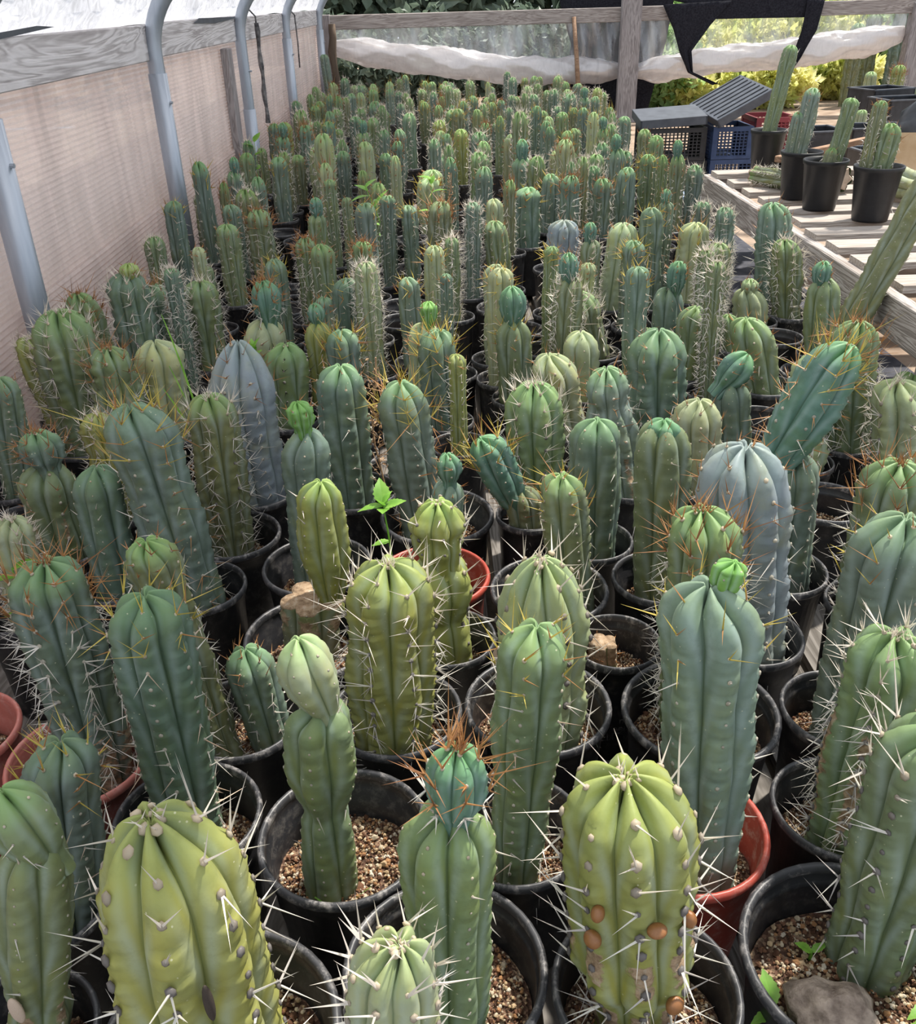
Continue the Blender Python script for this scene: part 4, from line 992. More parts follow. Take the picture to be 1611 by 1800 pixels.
('D109',0.515,8.788,0.418,0.0330,0.009,0.485,8.765,0.084,'g',7,'2','','k',None,None),
('D110',0.349,8.665,0.403,0.0371,0.000,0.349,8.665,0.084,'b',7,'y','','k',None,None),
('D111',0.243,8.301,0.404,0.0498,0.000,0.259,8.314,0.084,'b',5,'2','','k',None,None),
('D112',0.384,7.765,0.432,0.0366,0.000,0.384,7.765,0.084,'g',6,'2','','k',None,None),
('D113',0.319,7.344,0.434,0.0442,0.000,0.319,7.344,0.084,'o',7,'1','','k',None,None),
('D114',0.598,8.853,0.357,0.0455,-0.019,0.618,8.869,0.084,'b',6,'3','','k',None,None),
('D115',0.720,9.224,0.360,0.0395,0.000,0.720,9.224,0.084,'b',6,'2','','k',None,None),
('D116',0.607,8.031,0.373,0.0346,0.000,0.607,8.031,0.084,'b',5,'2','','k',None,None),
('D117',0.441,6.650,0.457,0.0345,0.000,0.441,6.650,0.084,'g',6,'y','','k',None,None),
('D118',0.502,5.740,0.575,0.0545,0.000,0.502,5.740,0.084,'g',7,'2','','k',None,None),
('D119',0.858,7.720,0.372,0.0400,0.000,0.858,7.720,0.084,'g',6,'1','','k',None,None),
('D120',0.737,6.465,0.437,0.0448,0.000,0.735,6.466,0.084,'b',7,'1','','k',None,None),
('D121',0.951,7.318,0.401,0.0505,0.000,0.951,7.318,0.084,'g',6,'1','','k',None,None),
('D122',1.101,7.772,0.384,0.0402,0.000,1.101,7.767,0.084,'o',7,'y','','k',None,None),
('D123',1.091,6.724,0.456,0.0464,0.000,1.091,6.724,0.084,'p',6,'y','','k',None,None),
('D124',1.301,7.268,0.430,0.0376,0.000,1.301,7.268,0.084,'g',6,'y','','k',None,None),
('D125',1.253,6.894,0.428,0.0299,0.000,1.253,6.894,0.084,'g',5,'2','','k',None,None),
('D126',1.017,5.875,0.459,0.0400,0.000,1.017,5.875,0.084,'g',7,'1','','k',(-0.003,0.516,0.026,0.075,'t',6,0),None),
('D127',1.184,6.549,0.398,0.0455,0.000,1.184,6.549,0.084,'g',7,'2','','k',None,None),
('D128',0.740,6.254,0.426,0.0380,0.000,0.738,6.252,0.084,'b',7,'1','','k',None,None),
('D129',0.351,6.886,0.392,0.0417,0.000,0.351,6.886,0.084,'g',7,'3','','k',None,None),
('D130',0.863,6.360,0.385,0.0443,0.000,0.866,6.361,0.084,'g',5,'y','','k',None,None),
('D131',0.266,5.912,0.449,0.0566,0.000,0.266,5.912,0.084,'b',7,'2','','k',None,None),
('D132',0.470,6.000,0.419,0.0576,0.000,0.470,6.000,0.084,'p',6,'1','','k',None,None),
('D133',0.468,5.215,0.400,0.0608,0.000,0.468,5.215,0.086,'b',5,'1','','k',(-0.001,0.488,0.039,0.114,'t',6,0),None),
('D134',0.748,5.574,0.436,0.0537,0.000,0.748,5.574,0.084,'p',6,'3','','k',None,None),
('D135',0.958,5.532,0.417,0.0438,0.000,0.958,5.532,0.084,'b',6,'2','','k',None,None),
('D136',0.951,5.006,0.460,0.0453,-0.009,0.956,4.982,0.084,'b',5,'1','','k',(-0.004,0.525,0.029,0.084,'t',6,0),None),
('D137',1.370,6.334,0.384,0.0499,0.000,1.370,6.334,0.084,'o',6,'1','','k',None,None),
('D138',1.212,4.782,0.455,0.0432,0.000,1.208,4.778,0.084,'o',6,'1','','k',(-0.006,0.518,0.028,0.081,'t',6,0),None),
('D139',1.012,5.108,0.429,0.0406,-0.001,1.024,5.135,0.084,'b',5,'2','','k',None,None),
('D140',1.181,5.325,0.377,0.0518,0.000,1.181,5.325,0.084,'g',7,'y','','k',None,None),
('D141',1.221,5.122,0.400,0.0317,0.000,1.221,5.122,0.084,'g',7,'1','','k',None,None),
('D142',0.233,5.209,0.432,0.0550,0.000,0.233,5.209,0.084,'g',7,'2','','k',None,None),
('D143',0.518,4.959,0.438,0.0522,0.022,0.509,4.974,0.084,'g',6,'2','','k',None,None),
('D144',0.662,4.691,0.446,0.0249,0.000,0.662,4.676,0.084,'b',7,'2','','k',None,None),
('D145',0.729,5.748,0.355,0.0557,0.000,0.729,5.748,0.084,'p',5,'2','','k',None,None),
('D146',0.750,4.899,0.437,0.0346,0.000,0.750,4.899,0.084,'o',5,'2','','k',None,None),
('D147',0.840,5.065,0.365,0.0450,0.004,0.819,5.079,0.084,'b',7,'2','','k',None,None),
('D148',0.237,4.847,0.411,0.0473,0.000,0.237,4.847,0.084,'b',7,'1','','k',None,None),
('D149',0.338,4.400,0.418,0.0314,0.000,0.335,4.395,0.084,'o',5,'3','','k',None,None),
('D150',0.586,4.841,0.367,0.0563,-0.016,0.594,4.829,0.084,'b',5,'y','','k',None,None),
('D151',0.634,4.504,0.414,0.0482,0.000,0.634,4.504,0.084,'b',7,'3','','k',None,None),
('D152',0.827,4.698,0.363,0.0504,0.000,0.829,4.695,0.084,'b',6,'3','','k',None,None),
('D153',0.958,4.794,0.395,0.0554,0.000,0.962,4.797,0.084,'b',5,'y','','k',None,None),
('D154',1.331,4.883,0.383,0.0479,0.000,1.335,4.887,0.084,'b',6,'2','','k',None,None),
('D155',0.433,4.542,0.357,0.0693,0.000,0.436,4.547,0.098,'b',5,'y','','k',None,None),
('D156',0.248,4.083,0.393,0.0405,0.000,0.248,4.083,0.084,'p',5,'1','','k',None,None),
('D157',0.134,3.733,0.448,0.0355,0.007,0.116,3.703,0.084,'b',7,'2','','k',None,None),
('D158',0.447,3.412,0.437,0.0620,0.015,0.439,3.421,0.088,'B',7,'1','','k',None,None),
('D159',0.543,3.290,0.391,0.0401,0.000,0.552,3.291,0.084,'g',5,'2','','k',(-0.003,0.451,0.026,0.075,'t',6,0),None),
('D160',0.262,3.754,0.368,0.0512,-0.035,0.274,3.759,0.084,'g',7,'1','','k',None,None),
('D161',0.668,3.495,0.403,0.0639,0.035,0.664,3.496,0.091,'p',5,'1','','k',None,None),
('D162',0.818,3.490,0.457,0.0478,-0.017,0.838,3.480,0.084,'b',5,'y','','k',None,None),
('D163',0.893,3.641,0.446,0.0317,0.000,0.864,3.666,0.084,'b',6,'1','','k',(-0.004,0.493,0.020,0.059,'t',6,0),None),
('D164',1.163,4.087,0.355,0.0408,0.000,1.163,4.087,0.084,'b',7,'2','','k',None,None),
('D165',0.992,3.543,0.386,0.0646,-0.007,0.998,3.553,0.092,'p',6,'y','','k',None,None),
('D166',0.690,3.236,0.395,0.0450,0.000,0.708,3.229,0.084,'b',7,'y','','k',None,None),
('D167',0.178,2.932,0.404,0.0383,0.000,0.178,2.932,0.084,'p',7,'1','','k',None,None),
('D168',0.182,2.717,0.448,0.0432,-0.000,0.187,2.744,0.084,'p',6,'y','','k',None,None),
('D169',0.379,2.725,0.413,0.0458,0.013,0.369,2.747,0.084,'o',6,'2','','k',(-0.003,0.484,0.030,0.086,'t',6,0),None),
('D170',0.368,3.003,0.439,0.0278,0.000,0.346,3.009,0.084,'g',7,'y','','k',None,None),
('D171',0.495,3.100,0.356,0.0317,0.012,0.484,3.137,0.084,'p',7,'1','','k',None,None),
('D172',0.590,2.651,0.457,0.0375,-0.007,0.602,2.621,0.084,'b',5,'y','','k',None,None),
('D173',0.850,2.859,0.448,0.0267,-0.007,0.893,2.862,0.084,'g',7,'2','','k',None,None),
('D174',1.087,3.437,0.459,0.0409,-0.021,1.107,3.415,0.084,'b',6,'2','','k',None,None),
('D175',0.821,2.620,0.473,0.0277,-0.016,0.818,2.578,0.084,'o',6,'2','','k',None,None),
('D176',-1.091,4.423,0.535,0.0412,0.000,-1.094,4.419,0.084,'b',5,'y','','k',None,None),
('D177',-1.146,4.608,0.371,0.0460,-0.035,-1.135,4.623,0.084,'p',6,'2','','k',None,None),
('D178',-1.107,3.937,0.451,0.0423,0.000,-1.107,3.937,0.084,'b',5,'y','','k',None,None),
('D179',-1.138,3.695,0.362,0.0415,0.000,-1.135,3.695,0.084,'g',7,'2','','k',None,None),
('D180',-0.851,3.231,0.419,0.0256,0.005,-0.848,3.187,0.084,'p',6,'1','','k',None,None),
('D181',0.974,3.164,0.395,0.0463,0.000,0.974,3.164,0.084,'o',6,'2','','k',None,None),
('D182',-1.103,5.601,0.410,0.0437,0.000,-1.103,5.601,0.084,'g',6,'1','','k',None,None),
('D183',-0.828,2.806,0.456,0.0267,0.000,-0.807,2.798,0.084,'b',7,'2','','k',None,None),
('E1',0.830,5.950,0.318,0.0495,0.000,0.830,5.950,0.104,'o',7,'1','','k',None,None),
('E2',1.580,10.800,0.325,0.0440,0.000,1.580,10.800,0.104,'g',7,'1','','k',None,None),
('E3',-1.120,9.900,0.379,0.0508,0.000,-1.120,9.900,0.104,'o',5,'2','','k',None,None),
('E4',-0.620,6.350,0.356,0.0490,0.000,-0.620,6.350,0.104,'b',5,'1','','k',None,None),
('E5',0.180,7.550,0.422,0.0541,0.000,0.180,7.550,0.104,'o',6,'y','','k',None,None),
('E6',1.530,9.300,0.397,0.0499,0.000,1.530,9.300,0.104,'y',5,'2','','k',None,None),
('E7',1.130,7.450,0.414,0.0450,0.000,1.130,7.450,0.104,'b',5,'y','','k',None,None),
('E8',0.630,10.950,0.306,0.0471,0.000,0.630,10.950,0.104,'b',7,'1','','k',None,None),
('E9',0.830,11.250,0.430,0.0443,0.000,0.830,11.250,0.104,'b',7,'2','','k',None,None),
('E10',0.030,5.850,0.335,0.0518,0.000,0.030,5.850,0.104,'b',7,'2','','k',None,None),
('E11',1.430,8.850,0.352,0.0439,0.000,1.430,8.850,0.104,'g',6,'2','','k',None,None),
('E12',1.180,8.800,0.315,0.0476,0.000,1.180,8.800,0.104,'g',5,'2','','k',None,None),
('E13',1.630,9.550,0.336,0.0486,0.000,1.630,9.550,0.104,'g',7,'2','','k',None,None),
('E14',-0.820,9.100,0.317,0.0522,0.000,-0.820,9.100,0.104,'b',6,'1','','k',None,None),
('E15',-0.720,7.250,0.335,0.0444,0.000,-0.720,7.250,0.102,'g',6,'2','','k',None,None),
('E16',0.130,11.300,0.348,0.0456,0.000,0.130,11.300,0.104,'o',7,'1','','k',None,None),
('E17',-0.320,11.250,0.426,0.0436,0.000,-0.320,11.250,0.104,'b',7,'y','','k',None,None),
('E18',1.080,9.450,0.376,0.0522,0.000,1.080,9.450,0.104,'g',6,'1','','k',None,None),
('E19',0.030,7.150,0.388,0.0517,0.000,0.030,7.150,0.104,'y',7,'2','','k',None,None),
('E20',1.330,7.650,0.310,0.0460,0.000,1.330,7.650,0.104,'o',6,'2','','k',None,None),
('E21',-1.020,7.850,0.338,0.0528,0.000,-1.020,7.850,0.104,'p',7,'2','','k',None,None),
('E22',1.280,5.600,0.438,0.0515,0.000,1.280,5.600,0.104,'g',6,'1','','k',None,None),
('E23',0.130,9.600,0.429,0.0536,0.000,0.130,9.600,0.104,'g',6,'2','','k',None,None),
('E24',1.030,7.150,0.304,0.0501,0.000,1.030,7.150,0.099,'g',7,'1','','k',None,None),
('E25',-0.020,10.550,0.399,0.0476,0.000,-0.020,10.550,0.104,'g',6,'1','','k',None,None),
('E26',-0.120,9.800,0.388,0.0493,0.000,-0.120,9.800,0.104,'o',5,'2','','k',None,None),
('E27',-0.120,10.850,0.306,0.0536,0.000,-0.120,10.850,0.104,'b',7,'1','','k',None,None),
('E28',0.880,5.300,0.390,0.0530,0.000,0.880,5.300,0.104,'g',5,'2','','k',None,None),
('E29',1.080,8.550,0.320,0.0531,0.000,1.080,8.550,0.104,'b',6,'2','','k',None,None),
('E30',0.480,9.050,0.363,0.0473,0.000,0.480,9.050,0.104,'g',7,'1','','k',None,None),
('E31',-1.120,7.300,0.389,0.0525,0.000,-1.120,7.300,0.104,'y',7,'1','','k',None,None),
('E32',0.930,9.800,0.391,0.0547,0.000,0.930,9.800,0.104,'p',6,'2','','k',None,None),
('E33',-0.620,7.650,0.380,0.0547,0.000,-0.620,7.650,0.104,'b',6,'2','','k',None,None),
('E34',1.480,9.700,0.369,0.0495,0.000,1.480,9.700,0.104,'o',7,'2','','k',None,None),
('E35',0.030,6.800,0.357,0.0428,0.000,0.030,6.800,0.104,'p',7,'1','','k',None,None),
('E36',-0.470,7.350,0.396,0.0547,0.000,-0.470,7.350,0.104,'g',5,'2','','k',None,None),
('E37',1.330,10.000,0.400,0.0422,0.000,1.330,10.000,0.104,'g',7,'1','','k',None,None),
('E38',0.080,7.950,0.312,0.0535,0.000,0.080,7.950,0.100,'p',7,'1','','k',None,None),
('E39',-0.870,10.950,0.356,0.0547,0.000,-0.870,10.950,0.104,'p',7,'2','','k',None,None),
('E40',0.480,8.250,0.395,0.0423,0.000,0.480,8.250,0.104,'o',7,'y','','k',None,None),
('E41',1.530,10.600,0.338,0.0542,0.000,1.530,10.600,0.099,'b',7,'1','','k',None,None),
('E42',-0.370,10.750,0.425,0.0431,0.000,-0.370,10.750,0.104,'o',6,'2','','k',None,None),
('E43',0.830,8.300,0.316,0.0436,0.000,0.830,8.300,0.104,'g',6,'2','','k',None,None),
('E44',-0.370,10.300,0.333,0.0483,0.000,-0.370,10.300,0.104,'b',6,'2','','k',None,None),
('E45',-1.170,7.100,0.403,0.0503,0.000,-1.170,7.100,0.099,'b',7,'y','','k',None,None),
('E46',0.380,10.400,0.412,0.0539,0.000,0.380,10.400,0.104,'g',5,'2','','k',None,None),
('E47',-0.770,7.000,0.380,0.0515,0.000,-0.770,7.000,0.104,'y',6,'2','','k',None,None),
('E48',1.280,10.350,0.429,0.0502,0.000,1.280,10.350,0.104,'g',7,'1','','k',None,None),
('E49',0.480,7.500,0.323,0.0471,0.000,0.480,7.500,0.104,'b',7,'2','','k',None,None),
('E50',0.280,5.700,0.422,0.0452,0.000,0.280,5.700,0.104,'g',5,'1','','k',None,None),
('E51',-1.170,8.400,0.437,0.0489,0.000,-1.170,8.400,0.104,'b',7,'2','','k',None,None),
('E52',1.380,7.100,0.382,0.0541,0.000,1.380,7.100,0.099,'b',6,'1','','k',None,None),
('E53',0.780,9.400,0.334,0.0423,0.000,0.780,9.400,0.099,'o',6,'1','','k',None,None),
('E54',0.380,9.750,0.321,0.0491,0.000,0.380,9.750,0.104,'b',6,'y','','k',None,None),
('E55',0.780,7.550,0.426,0.0427,0.000,0.780,7.550,0.100,'b',6,'y','','k',None,None),
('E56',-0.770,10.750,0.369,0.0485,0.000,-0.770,10.750,0.104,'g',6,'1','','k',None,None),
('E57',-0.470,8.650,0.342,0.0438,0.000,-0.470,8.650,0.104,'b',7,'1','','k',None,None),
('E58',-0.620,10.200,0.421,0.0462,0.000,-0.620,10.200,0.104,'p',7,'1','','k',None,None),
('E59',0.230,10.250,0.350,0.0473,0.000,0.230,10.250,0.104,'g',7,'1','','k',None,None),
('E60',1.480,11.300,0.313,0.0490,0.000,1.480,11.300,0.104,'g',6,'y','','k',None,None),
('E61',0.180,10.750,0.370,0.0544,0.000,0.180,10.750,0.104,'b',6,'2','','k',None,None),
('E62',0.830,7.150,0.391,0.0420,0.000,0.830,7.150,0.098,'p',6,'1','','k',None,None),
]
EMPTY_POTS = [(-0.145, 3.585, 0.1), (-0.39, 4.81, 0.104), (-0.845, 4.985, 0.104), (0.94, 4.18, 0.104), (0.52, 4.075, 0.104), (0.905, 1.87, 0.104), (0.03, 4.565, 0.104), (1.045, 4.425, 0.104), (0.905, 2.36, 0.097), (-0.635, 4.53, 0.104), (0.065, 4.11, 0.1), (-0.985, 3.48, 0.094), (-0.075, 4.32, 0.104), (-0.18, 4.145, 0.098), (-0.635, 3.865, 0.096), (0.66, 3.83, 0.104), (-1.02, 1.905, 0.095), (0.905, 3.9, 0.104), (0.275, 3.235, 0.104), (-0.53, 2.955, 0.104), (-0.635, 1.345, 0.104), (-0.6, 2.325, 0.104), (0.66, 4.25, 0.104), (0.52, 3.655, 0.104), (-0.285, 2.22, 0.104), (1.01, 1.555, 0.102), (-0.635, 3.585, 0.104), (1.115, 1.8, 0.104), (-1.09, 4.18, 0.104), (1.185, 3.06, 0.094), (-0.705, 4.775, 0.104), (-1.09, 3.165, 0.104), (0.24, 3.515, 0.104), (1.22, 2.36, 0.104), (1.08, 3.795, 0.098), (0.135, 4.39, 0.098), (0.835, 4.355, 0.098), (0.415, 4.775, 0.101), (-0.32, 3.48, 0.1), (-0.145, 4.74, 0.093), (1.15, 4.95, 0.096), (-0.145, 3.375, 0.102), (1.22, 4.6, 0.092), (1.185, 2.71, 0.104)]

PROTO = {}
def proto(n, style, k):
    key = (n, style, k)
    if key not in PROTO: PROTO[key] = build_stem(.36, .055, n, ('', 'barrel', 'taperdown')[k % 3], style, 700 + n * 31 + k * 7 + sum(map(ord, style)), lod=0)
    return PROTO[key]
HPROTO = {}
def hproto(n, style):
    if (n, style) not in HPROTO: HPROTO[(n, style)] = build_stem(.12, .05, n, 'egg', style, 900 + n, lod=0)
    return HPROTO[(n, style)]
CORK = {'F2': [(.0, .16, .62, 2)], 'F12': [(.0, .115, 1.0, 1.5), (.15, .24, .78, 2)], 'F16': [(.05, .30, .80, 8), (.16, .20, .75, 1)], 'F25': [(.06, .14, .6, .3)], 'L10': [(0, .14, .62, .2)],
        'L9': [(.1, .26, .55, 6)], 'X1': [(0, .2, .9, .1)], 'F33': [(.0, .2, .6, 2)], 'F7': [(.155, .18, .5, .5), (.05, .1, .45, 2)], 'F13': [(.04, .1, .5, 4)]}
ADJ = dict(y='yellow-green', g='green', b='blue-green', B='chalky blue', B2='grey-green', p='pale green', o='olive', t='turquoise', n='bright green')
ROOT = {}
near_i = 0
for ci, (key, x, y, h, r, lx, px, py, pr, c, n, s, prof, pc, head, label) in enumerate(CACTI):
    rnd = random.Random(ci * 7 + 1)
    far = y > 4.3 and label is None
    lod = 3 if y < 1.3 else 2 if y < 2.4 else 1 if not far else 0
    if key == 'F5': continue
    root = empty('potted_cactus', (px, py, 0)); ROOT[key] = root
    if y < 2.2: near_i += 1
    put_pot(root, pr, pc, rnd.uniform(0, 6.28), near_i if y < 2.2 else None)
    jit = rnd.uniform(.88, 1.12)
    cc = tuple(v * jit * rnd.uniform(.95, 1.05) for v in COL[c])
    loc = (x - px, y - py, SOIL_Z)
    body_h = h
    if far:
        ms = proto(n, s, ci % 3); sc = r / .055
        put_stem(root, ms, cc, loc, (0, 0, rnd.uniform(0, 6.28)), (sc, sc, h / .36))
    else:
        cut = prof == 'stump'
        ms = build_stem(h, r, n, prof, s, 100 + ci, lod, lx=lx, cut=cut, cork=CORK.get(key), tipc=.2 if head or c in ('B', 'B2') else rnd.uniform(.2, .45) if c in ('y', 'p') else rnd.uniform(.4, .8))
        st = put_stem(root, ms, cc, loc)
    if head:
        hdx, hz, hr, hl, hc, hn, ht = head
        ta = math.radians(ht)
        top = Vector((x - px + lx + hdx, y - py, SOIL_Z + hz))
        b0 = top - Vector((math.sin(ta), 0, math.cos(ta))) * hl
        hs = {'F13': '3', 'F39': 'Y', 'F30': 'Y', 'F25': '0', 'F11': '0', 'F26': '1', 'F7': '0', 'F2': '0', 'L20': '3', 'L9': '3', 'N3': '0', 'F23': 'w', 'F33': '1'}.get(key, '1')
        hp = 'knob' if hc == 'n' else 'ball' if hl < hr * 1.9 else 'egg'
        if key in ('F33', 'F23'): hp = 'lump'
        if far:
            put_stem(root, hproto(hn, '1'), COL[hc], b0, (0, ta, rnd.uniform(0, 6)), (hr / .05, hr / .05, hl / .12), 'pup')
        else:
            ms = build_stem(hl, hr, hn, hp, hs, 400 + ci, lod, tipc=.8)
            put_stem(root, ms, COL[hc], b0, (0, ta, 0), name='pup')
    if label:
        tag(root, label, 'cactus', 'potted cacti in rows')
    else:
        if head: w_ = 'dark-headed two-tiered cactus'
        else:
            w_ = ('tall ' if h > .455 else 'short ' if h < .365 else '') + ('stout ' if r > .062 else 'slim ' if r < .05 else '') + ADJ[c] + {'2': ' spiny', '3': ' orange-spined'}.get(s, '') + ' cactus'
        cand = sorted((math.hypot(q[6] - px, q[7] - py), q) for q in CACTI if q[15] and q[15] != 'x')
        if cand[0][0] < .42:
            q = cand[0][1]; nm = q[15]
            for w2 in (' with ', ' in ', ' beside ', ' behind ', ' near ', ' against ', ' by ', ' next ', ' at ', ' standing ', ' covered ', ' leaning ', ' peeking ', ' half ', ' squeezed ', ' carrying ', ' crowned ', ' topped ', ' rising ', ' without '): nm = nm.split(w2)[0]
            dx_, dy_ = px - q[6], py - q[7]
            nm = ' '.join(nm.split()[:6])
            lb = w_ + (' just behind the ' if dy_ > abs(dx_) else ' next to the ') + nm
        else:
            lb = w_ + (' in the rows level with the slatted table' if y < 5.3 else ' in the crowded middle rows' if y < 7.5 else ' in the rows before the back curtain') + (' by the wall' if px < -.75 else ' near the crates' if px > 1.1 else '')
        lb = ' '.join(lb.split()[:16])
        tag(root, lb, 'cactus', lb)
    if key == 'F6':      # the second stem in the same pot
        f5 = [q for q in CACTI if q[0] == 'F5'][0]
        ms = build_stem(f5[3] + .02, f5[4], 7, 'lump', '1', 55, 2, lx=f5[5])
        put_stem(root, ms, COL['o'], (f5[1] - px, f5[2] - py, SOIL_Z))

# red pot at the wall side, its cactus out of view
root = tag(empty('nursery_pot', (-.86, 1.176, 0)), 'faded red pot standing beside the dusty pink pot', 'pot'); put_pot(root, .112, 'q', 1.0, 2)
# moulded lettering on the pot with the withered stump
def lettering(txt, size, loc, rot, mat, parent):
    cu = bpy.data.curves.new('lettering', 'FONT'); cu.body = txt; cu.size = size; cu.extrude = .0006; cu.align_x = 'RIGHT'; cu.materials.append(mat)
    t_ = bpy.data.objects.new('lettering', cu); col.objects.link(t_); bpy.context.view_layer.update()
    me = bpy.data.meshes.new_from_object(t_.evaluated_get(bpy.context.evaluated_depsgraph_get()))
    bpy.data.objects.remove(t_); me.materials.clear()
    return link('lettering', me, mat, parent, loc, rot)
c_ = [q for q in CACTI if q[0] == 'X1'][0]; rr_ = c_[8]
for txt, z in (('na', .105), ('eek', .085), ('ELITY', .065)):
    a_ = math.radians(-84); rz = rr_ * (.80 + .12 * z / .24) + .003
    lettering(txt, .022, (rz * math.cos(a_) + .012, rz * math.sin(a_), z), (math.radians(82), 0, math.radians(6)), M['rim_k'], ROOT['X1'])
# bare pots standing between them
for k, (x, y, r) in enumerate(EMPTY_POTS):
    root = empty('nursery_pot', (x, y, 0))
    put_pot(root, r, 'k', (k * 1.37) % 6.28, k if y < 2.2 else None)
    w_ = 'small' if r < .099 else 'wide'
    nd_, near_ = min(((math.hypot(c_[6] - x, c_[7] - y), c_[15]) for c_ in CACTI if c_[15] and c_[15] != 'x'), key=lambda q: q[0])
    short = ' '.join(near_.split()[:8])
    lb = f'{w_} black pot with only soil beside the {short}'
    if nd_ > .42: lb = f'{w_} black pot with only soil in the rows level with the slatted table' + (' by the wall' if x < -.75 else '')
    tag(root, ' '.join(lb.split()[:16]), 'pot', 'bare black pots between the cacti')


# ------------------------------------------------------------------ things on and behind the table
def small_pot(name, x, y, z, r, hgt, label, stems, group=None, cat='cactus'):
    root = tag(empty(name, (x, y, z)), label, cat, group)
    q = MB()
    q.lathe([(.001, .003), (r * .70, 0), (r * .72, .01), (r * .93, hgt * .9), (r * .97, hgt * .91), (r, hgt * .985), (r * .985, hgt), (r * .93, hgt), (r * .90, hgt * .9), (r * .86, hgt * .72), (.001, hgt * .7)], 32)
    q.build('pot', M['pot_clean'], root, True)
    q = MB(); q.lathe([(.001, 0), (r * .5, .004), (r * .88, 0)], 24); q.build('soil', M['soil'], root, True, loc=(0, 0, hgt * .78))
    for k, (dx, dy, L, rr, n, st, c, tilt, pr) in enumerate(stems):
        put_stem(root, build_stem(L, rr, n, pr, st, 3000 + k + int(x * 100), 1), COL[c], (dx, dy, hgt * .78), (math.radians(tilt[0]), math.radians(tilt[1]), 0))
    return root
small_pot('potted_cactus', 1.75, 4.26, TZ, .100, .215, 'black pot on the slatted table with a tall leaning stem and a short stub', [(.03, .0, .30, .036, 6, '0', 'g', (0, 8), 'tall'), (-.005, -.03, .10, .03, 5, '1', 'o', (0, 6), 'tall')])
small_pot('potted_cactus', 1.735, 4.52, TZ, .098, .215, 'black pot on the slatted table holding a forked grey-green stem', [(-.02, 0, .32, .042, 6, '1', 'B2', (0, 5), 'tall'), (-.055, 0, .22, .032, 6, '1', 'B2', (0, 3), 'tall')])
small_pot('potted_cactus', 1.875, 4.00, TZ, .104, .225, 'black pot on the slatted table with a ridged stem and a round offset', [(.005, 0, .215, .048, 6, '1', 'g', (0, 5), 'tall'), (-.045, .02, .30, .034, 7, '1', 'o', (0, 2), 'tall')])
small_pot('potted_cactus', 1.812, 5.24, TZ, .098, .225, 'black pot at the far table corner with one tall leaning column', [(-.005, 0, .46, .040, 6, '0', 'g', (0, 8), 'tall')])

def lying_log(name, p0, p1, r, n, c, label, style='1', seed=1, cut=True):
    p0, p1 = Vector(p0), Vector(p1); d = p1 - p0; L = d.length
    root = tag(empty(name, p0), label, 'cactus log')
    q = d.to_track_quat('Z', 'Y').to_euler()
    st, ar, sp = build_stem(L, r, n, 'log' if cut else 'tall', style, seed, 1, cut=cut)
    put_stem(root, (st, ar, sp), COL[c], (0, 0, 0), q)
    if cut:
        m = MB(); pts = []
        for k in range(n * 2):
            a = math.pi * k / n; rr = r * (.98 if k % 2 == 0 else .70); pts.append((rr * math.cos(a), rr * math.sin(a)))
        v = [(x, y, 0) for x, y in pts] + [(x * .92, y * .92, -.006) for x, y in pts]
        N2 = n * 2
        m.add(v, [tuple(range(N2 - 1, -1, -1)), tuple(range(N2, 2 * N2))] + [(k, (k + 1) % N2, N2 + (k + 1) % N2, N2 + k) for k in range(N2)])
        m.build('cut_face', M['cutface'], root, rot=q, loc=Vector((0, 0, 0)) - d.normalized() * .031)
    return root
lying_log('cactus_log', (1.765, 4.735, TZ + .045), (1.655, 4.93, TZ + .045), .045, 6, 'o', 'short cut cactus log showing a star-shaped end on the table', '2', 21)
lying_log('cactus_log', (1.97, 4.62, TZ + .068), (1.93, 5.14, TZ + .068), .062, 6, 'p', 'pale cactus log lying behind the pots on the table', '0', 22)
lying_log('cactus_log', (2.27, 3.90, TZ + .076), (2.155, 4.60, TZ + .076), .072, 6, 'p', 'thick pale cactus log lying at the table edge with a cut face', '0', 23)
lying_log('cactus_log', (2.62, 3.90, TZ + .075), (2.40, 4.45, TZ + .075), .070, 6, 'o', 'brownish cactus log lying beside the black roll', '0', 24)
lying_log('cactus_log', (1.32, 3.03, .0), (1.715, 3.03, 1.06), .055, 5, 'o', 'brown dried cactus stem leaning against the table edge', '0', 25, cut=False)
lying_log('cactus_log', (1.40, 2.70, .045), (1.528, 2.735, .215), .042, 5, 'o', 'short dark cactus stem lying against the concrete block', '0', 26, cut=False)
q = MB(); q.box(0, .92, -.018, .018, 0, .03)
o = q.build('wooden_batten', M['lath'], loc=(1.70, 4.74, TZ + .131), rot=(0, math.radians(-.5), math.radians(38))); bevel(o, .003); tag(o, 'brown wooden batten lying across the cactus logs', 'batten')
q = MB(); q.box(0, .26, 0, .012, 0, .24)
o = q.build('cardboard_sheet', M['card'], loc=(2.20, 4.86, TZ + .002), rot=(math.radians(-14), 0, math.radians(-12))); tag(o, 'torn cardboard sheet standing beside the black roll', 'cardboard')
t = tag(empty('black_roll', (2.72, 5.02, TZ + .200)), 'fat roll of shiny black plastic lying on the table', 'plastic roll')
m = film_roll('roll', -.28, .9, [(-.3, 0), (1, 0)], [(-.3, .17), (1, .17)], 77); m.materials.clear() if m.materials else None
link('roll', m, M['blackp'], t, rot=(0, 0, math.radians(-35)))

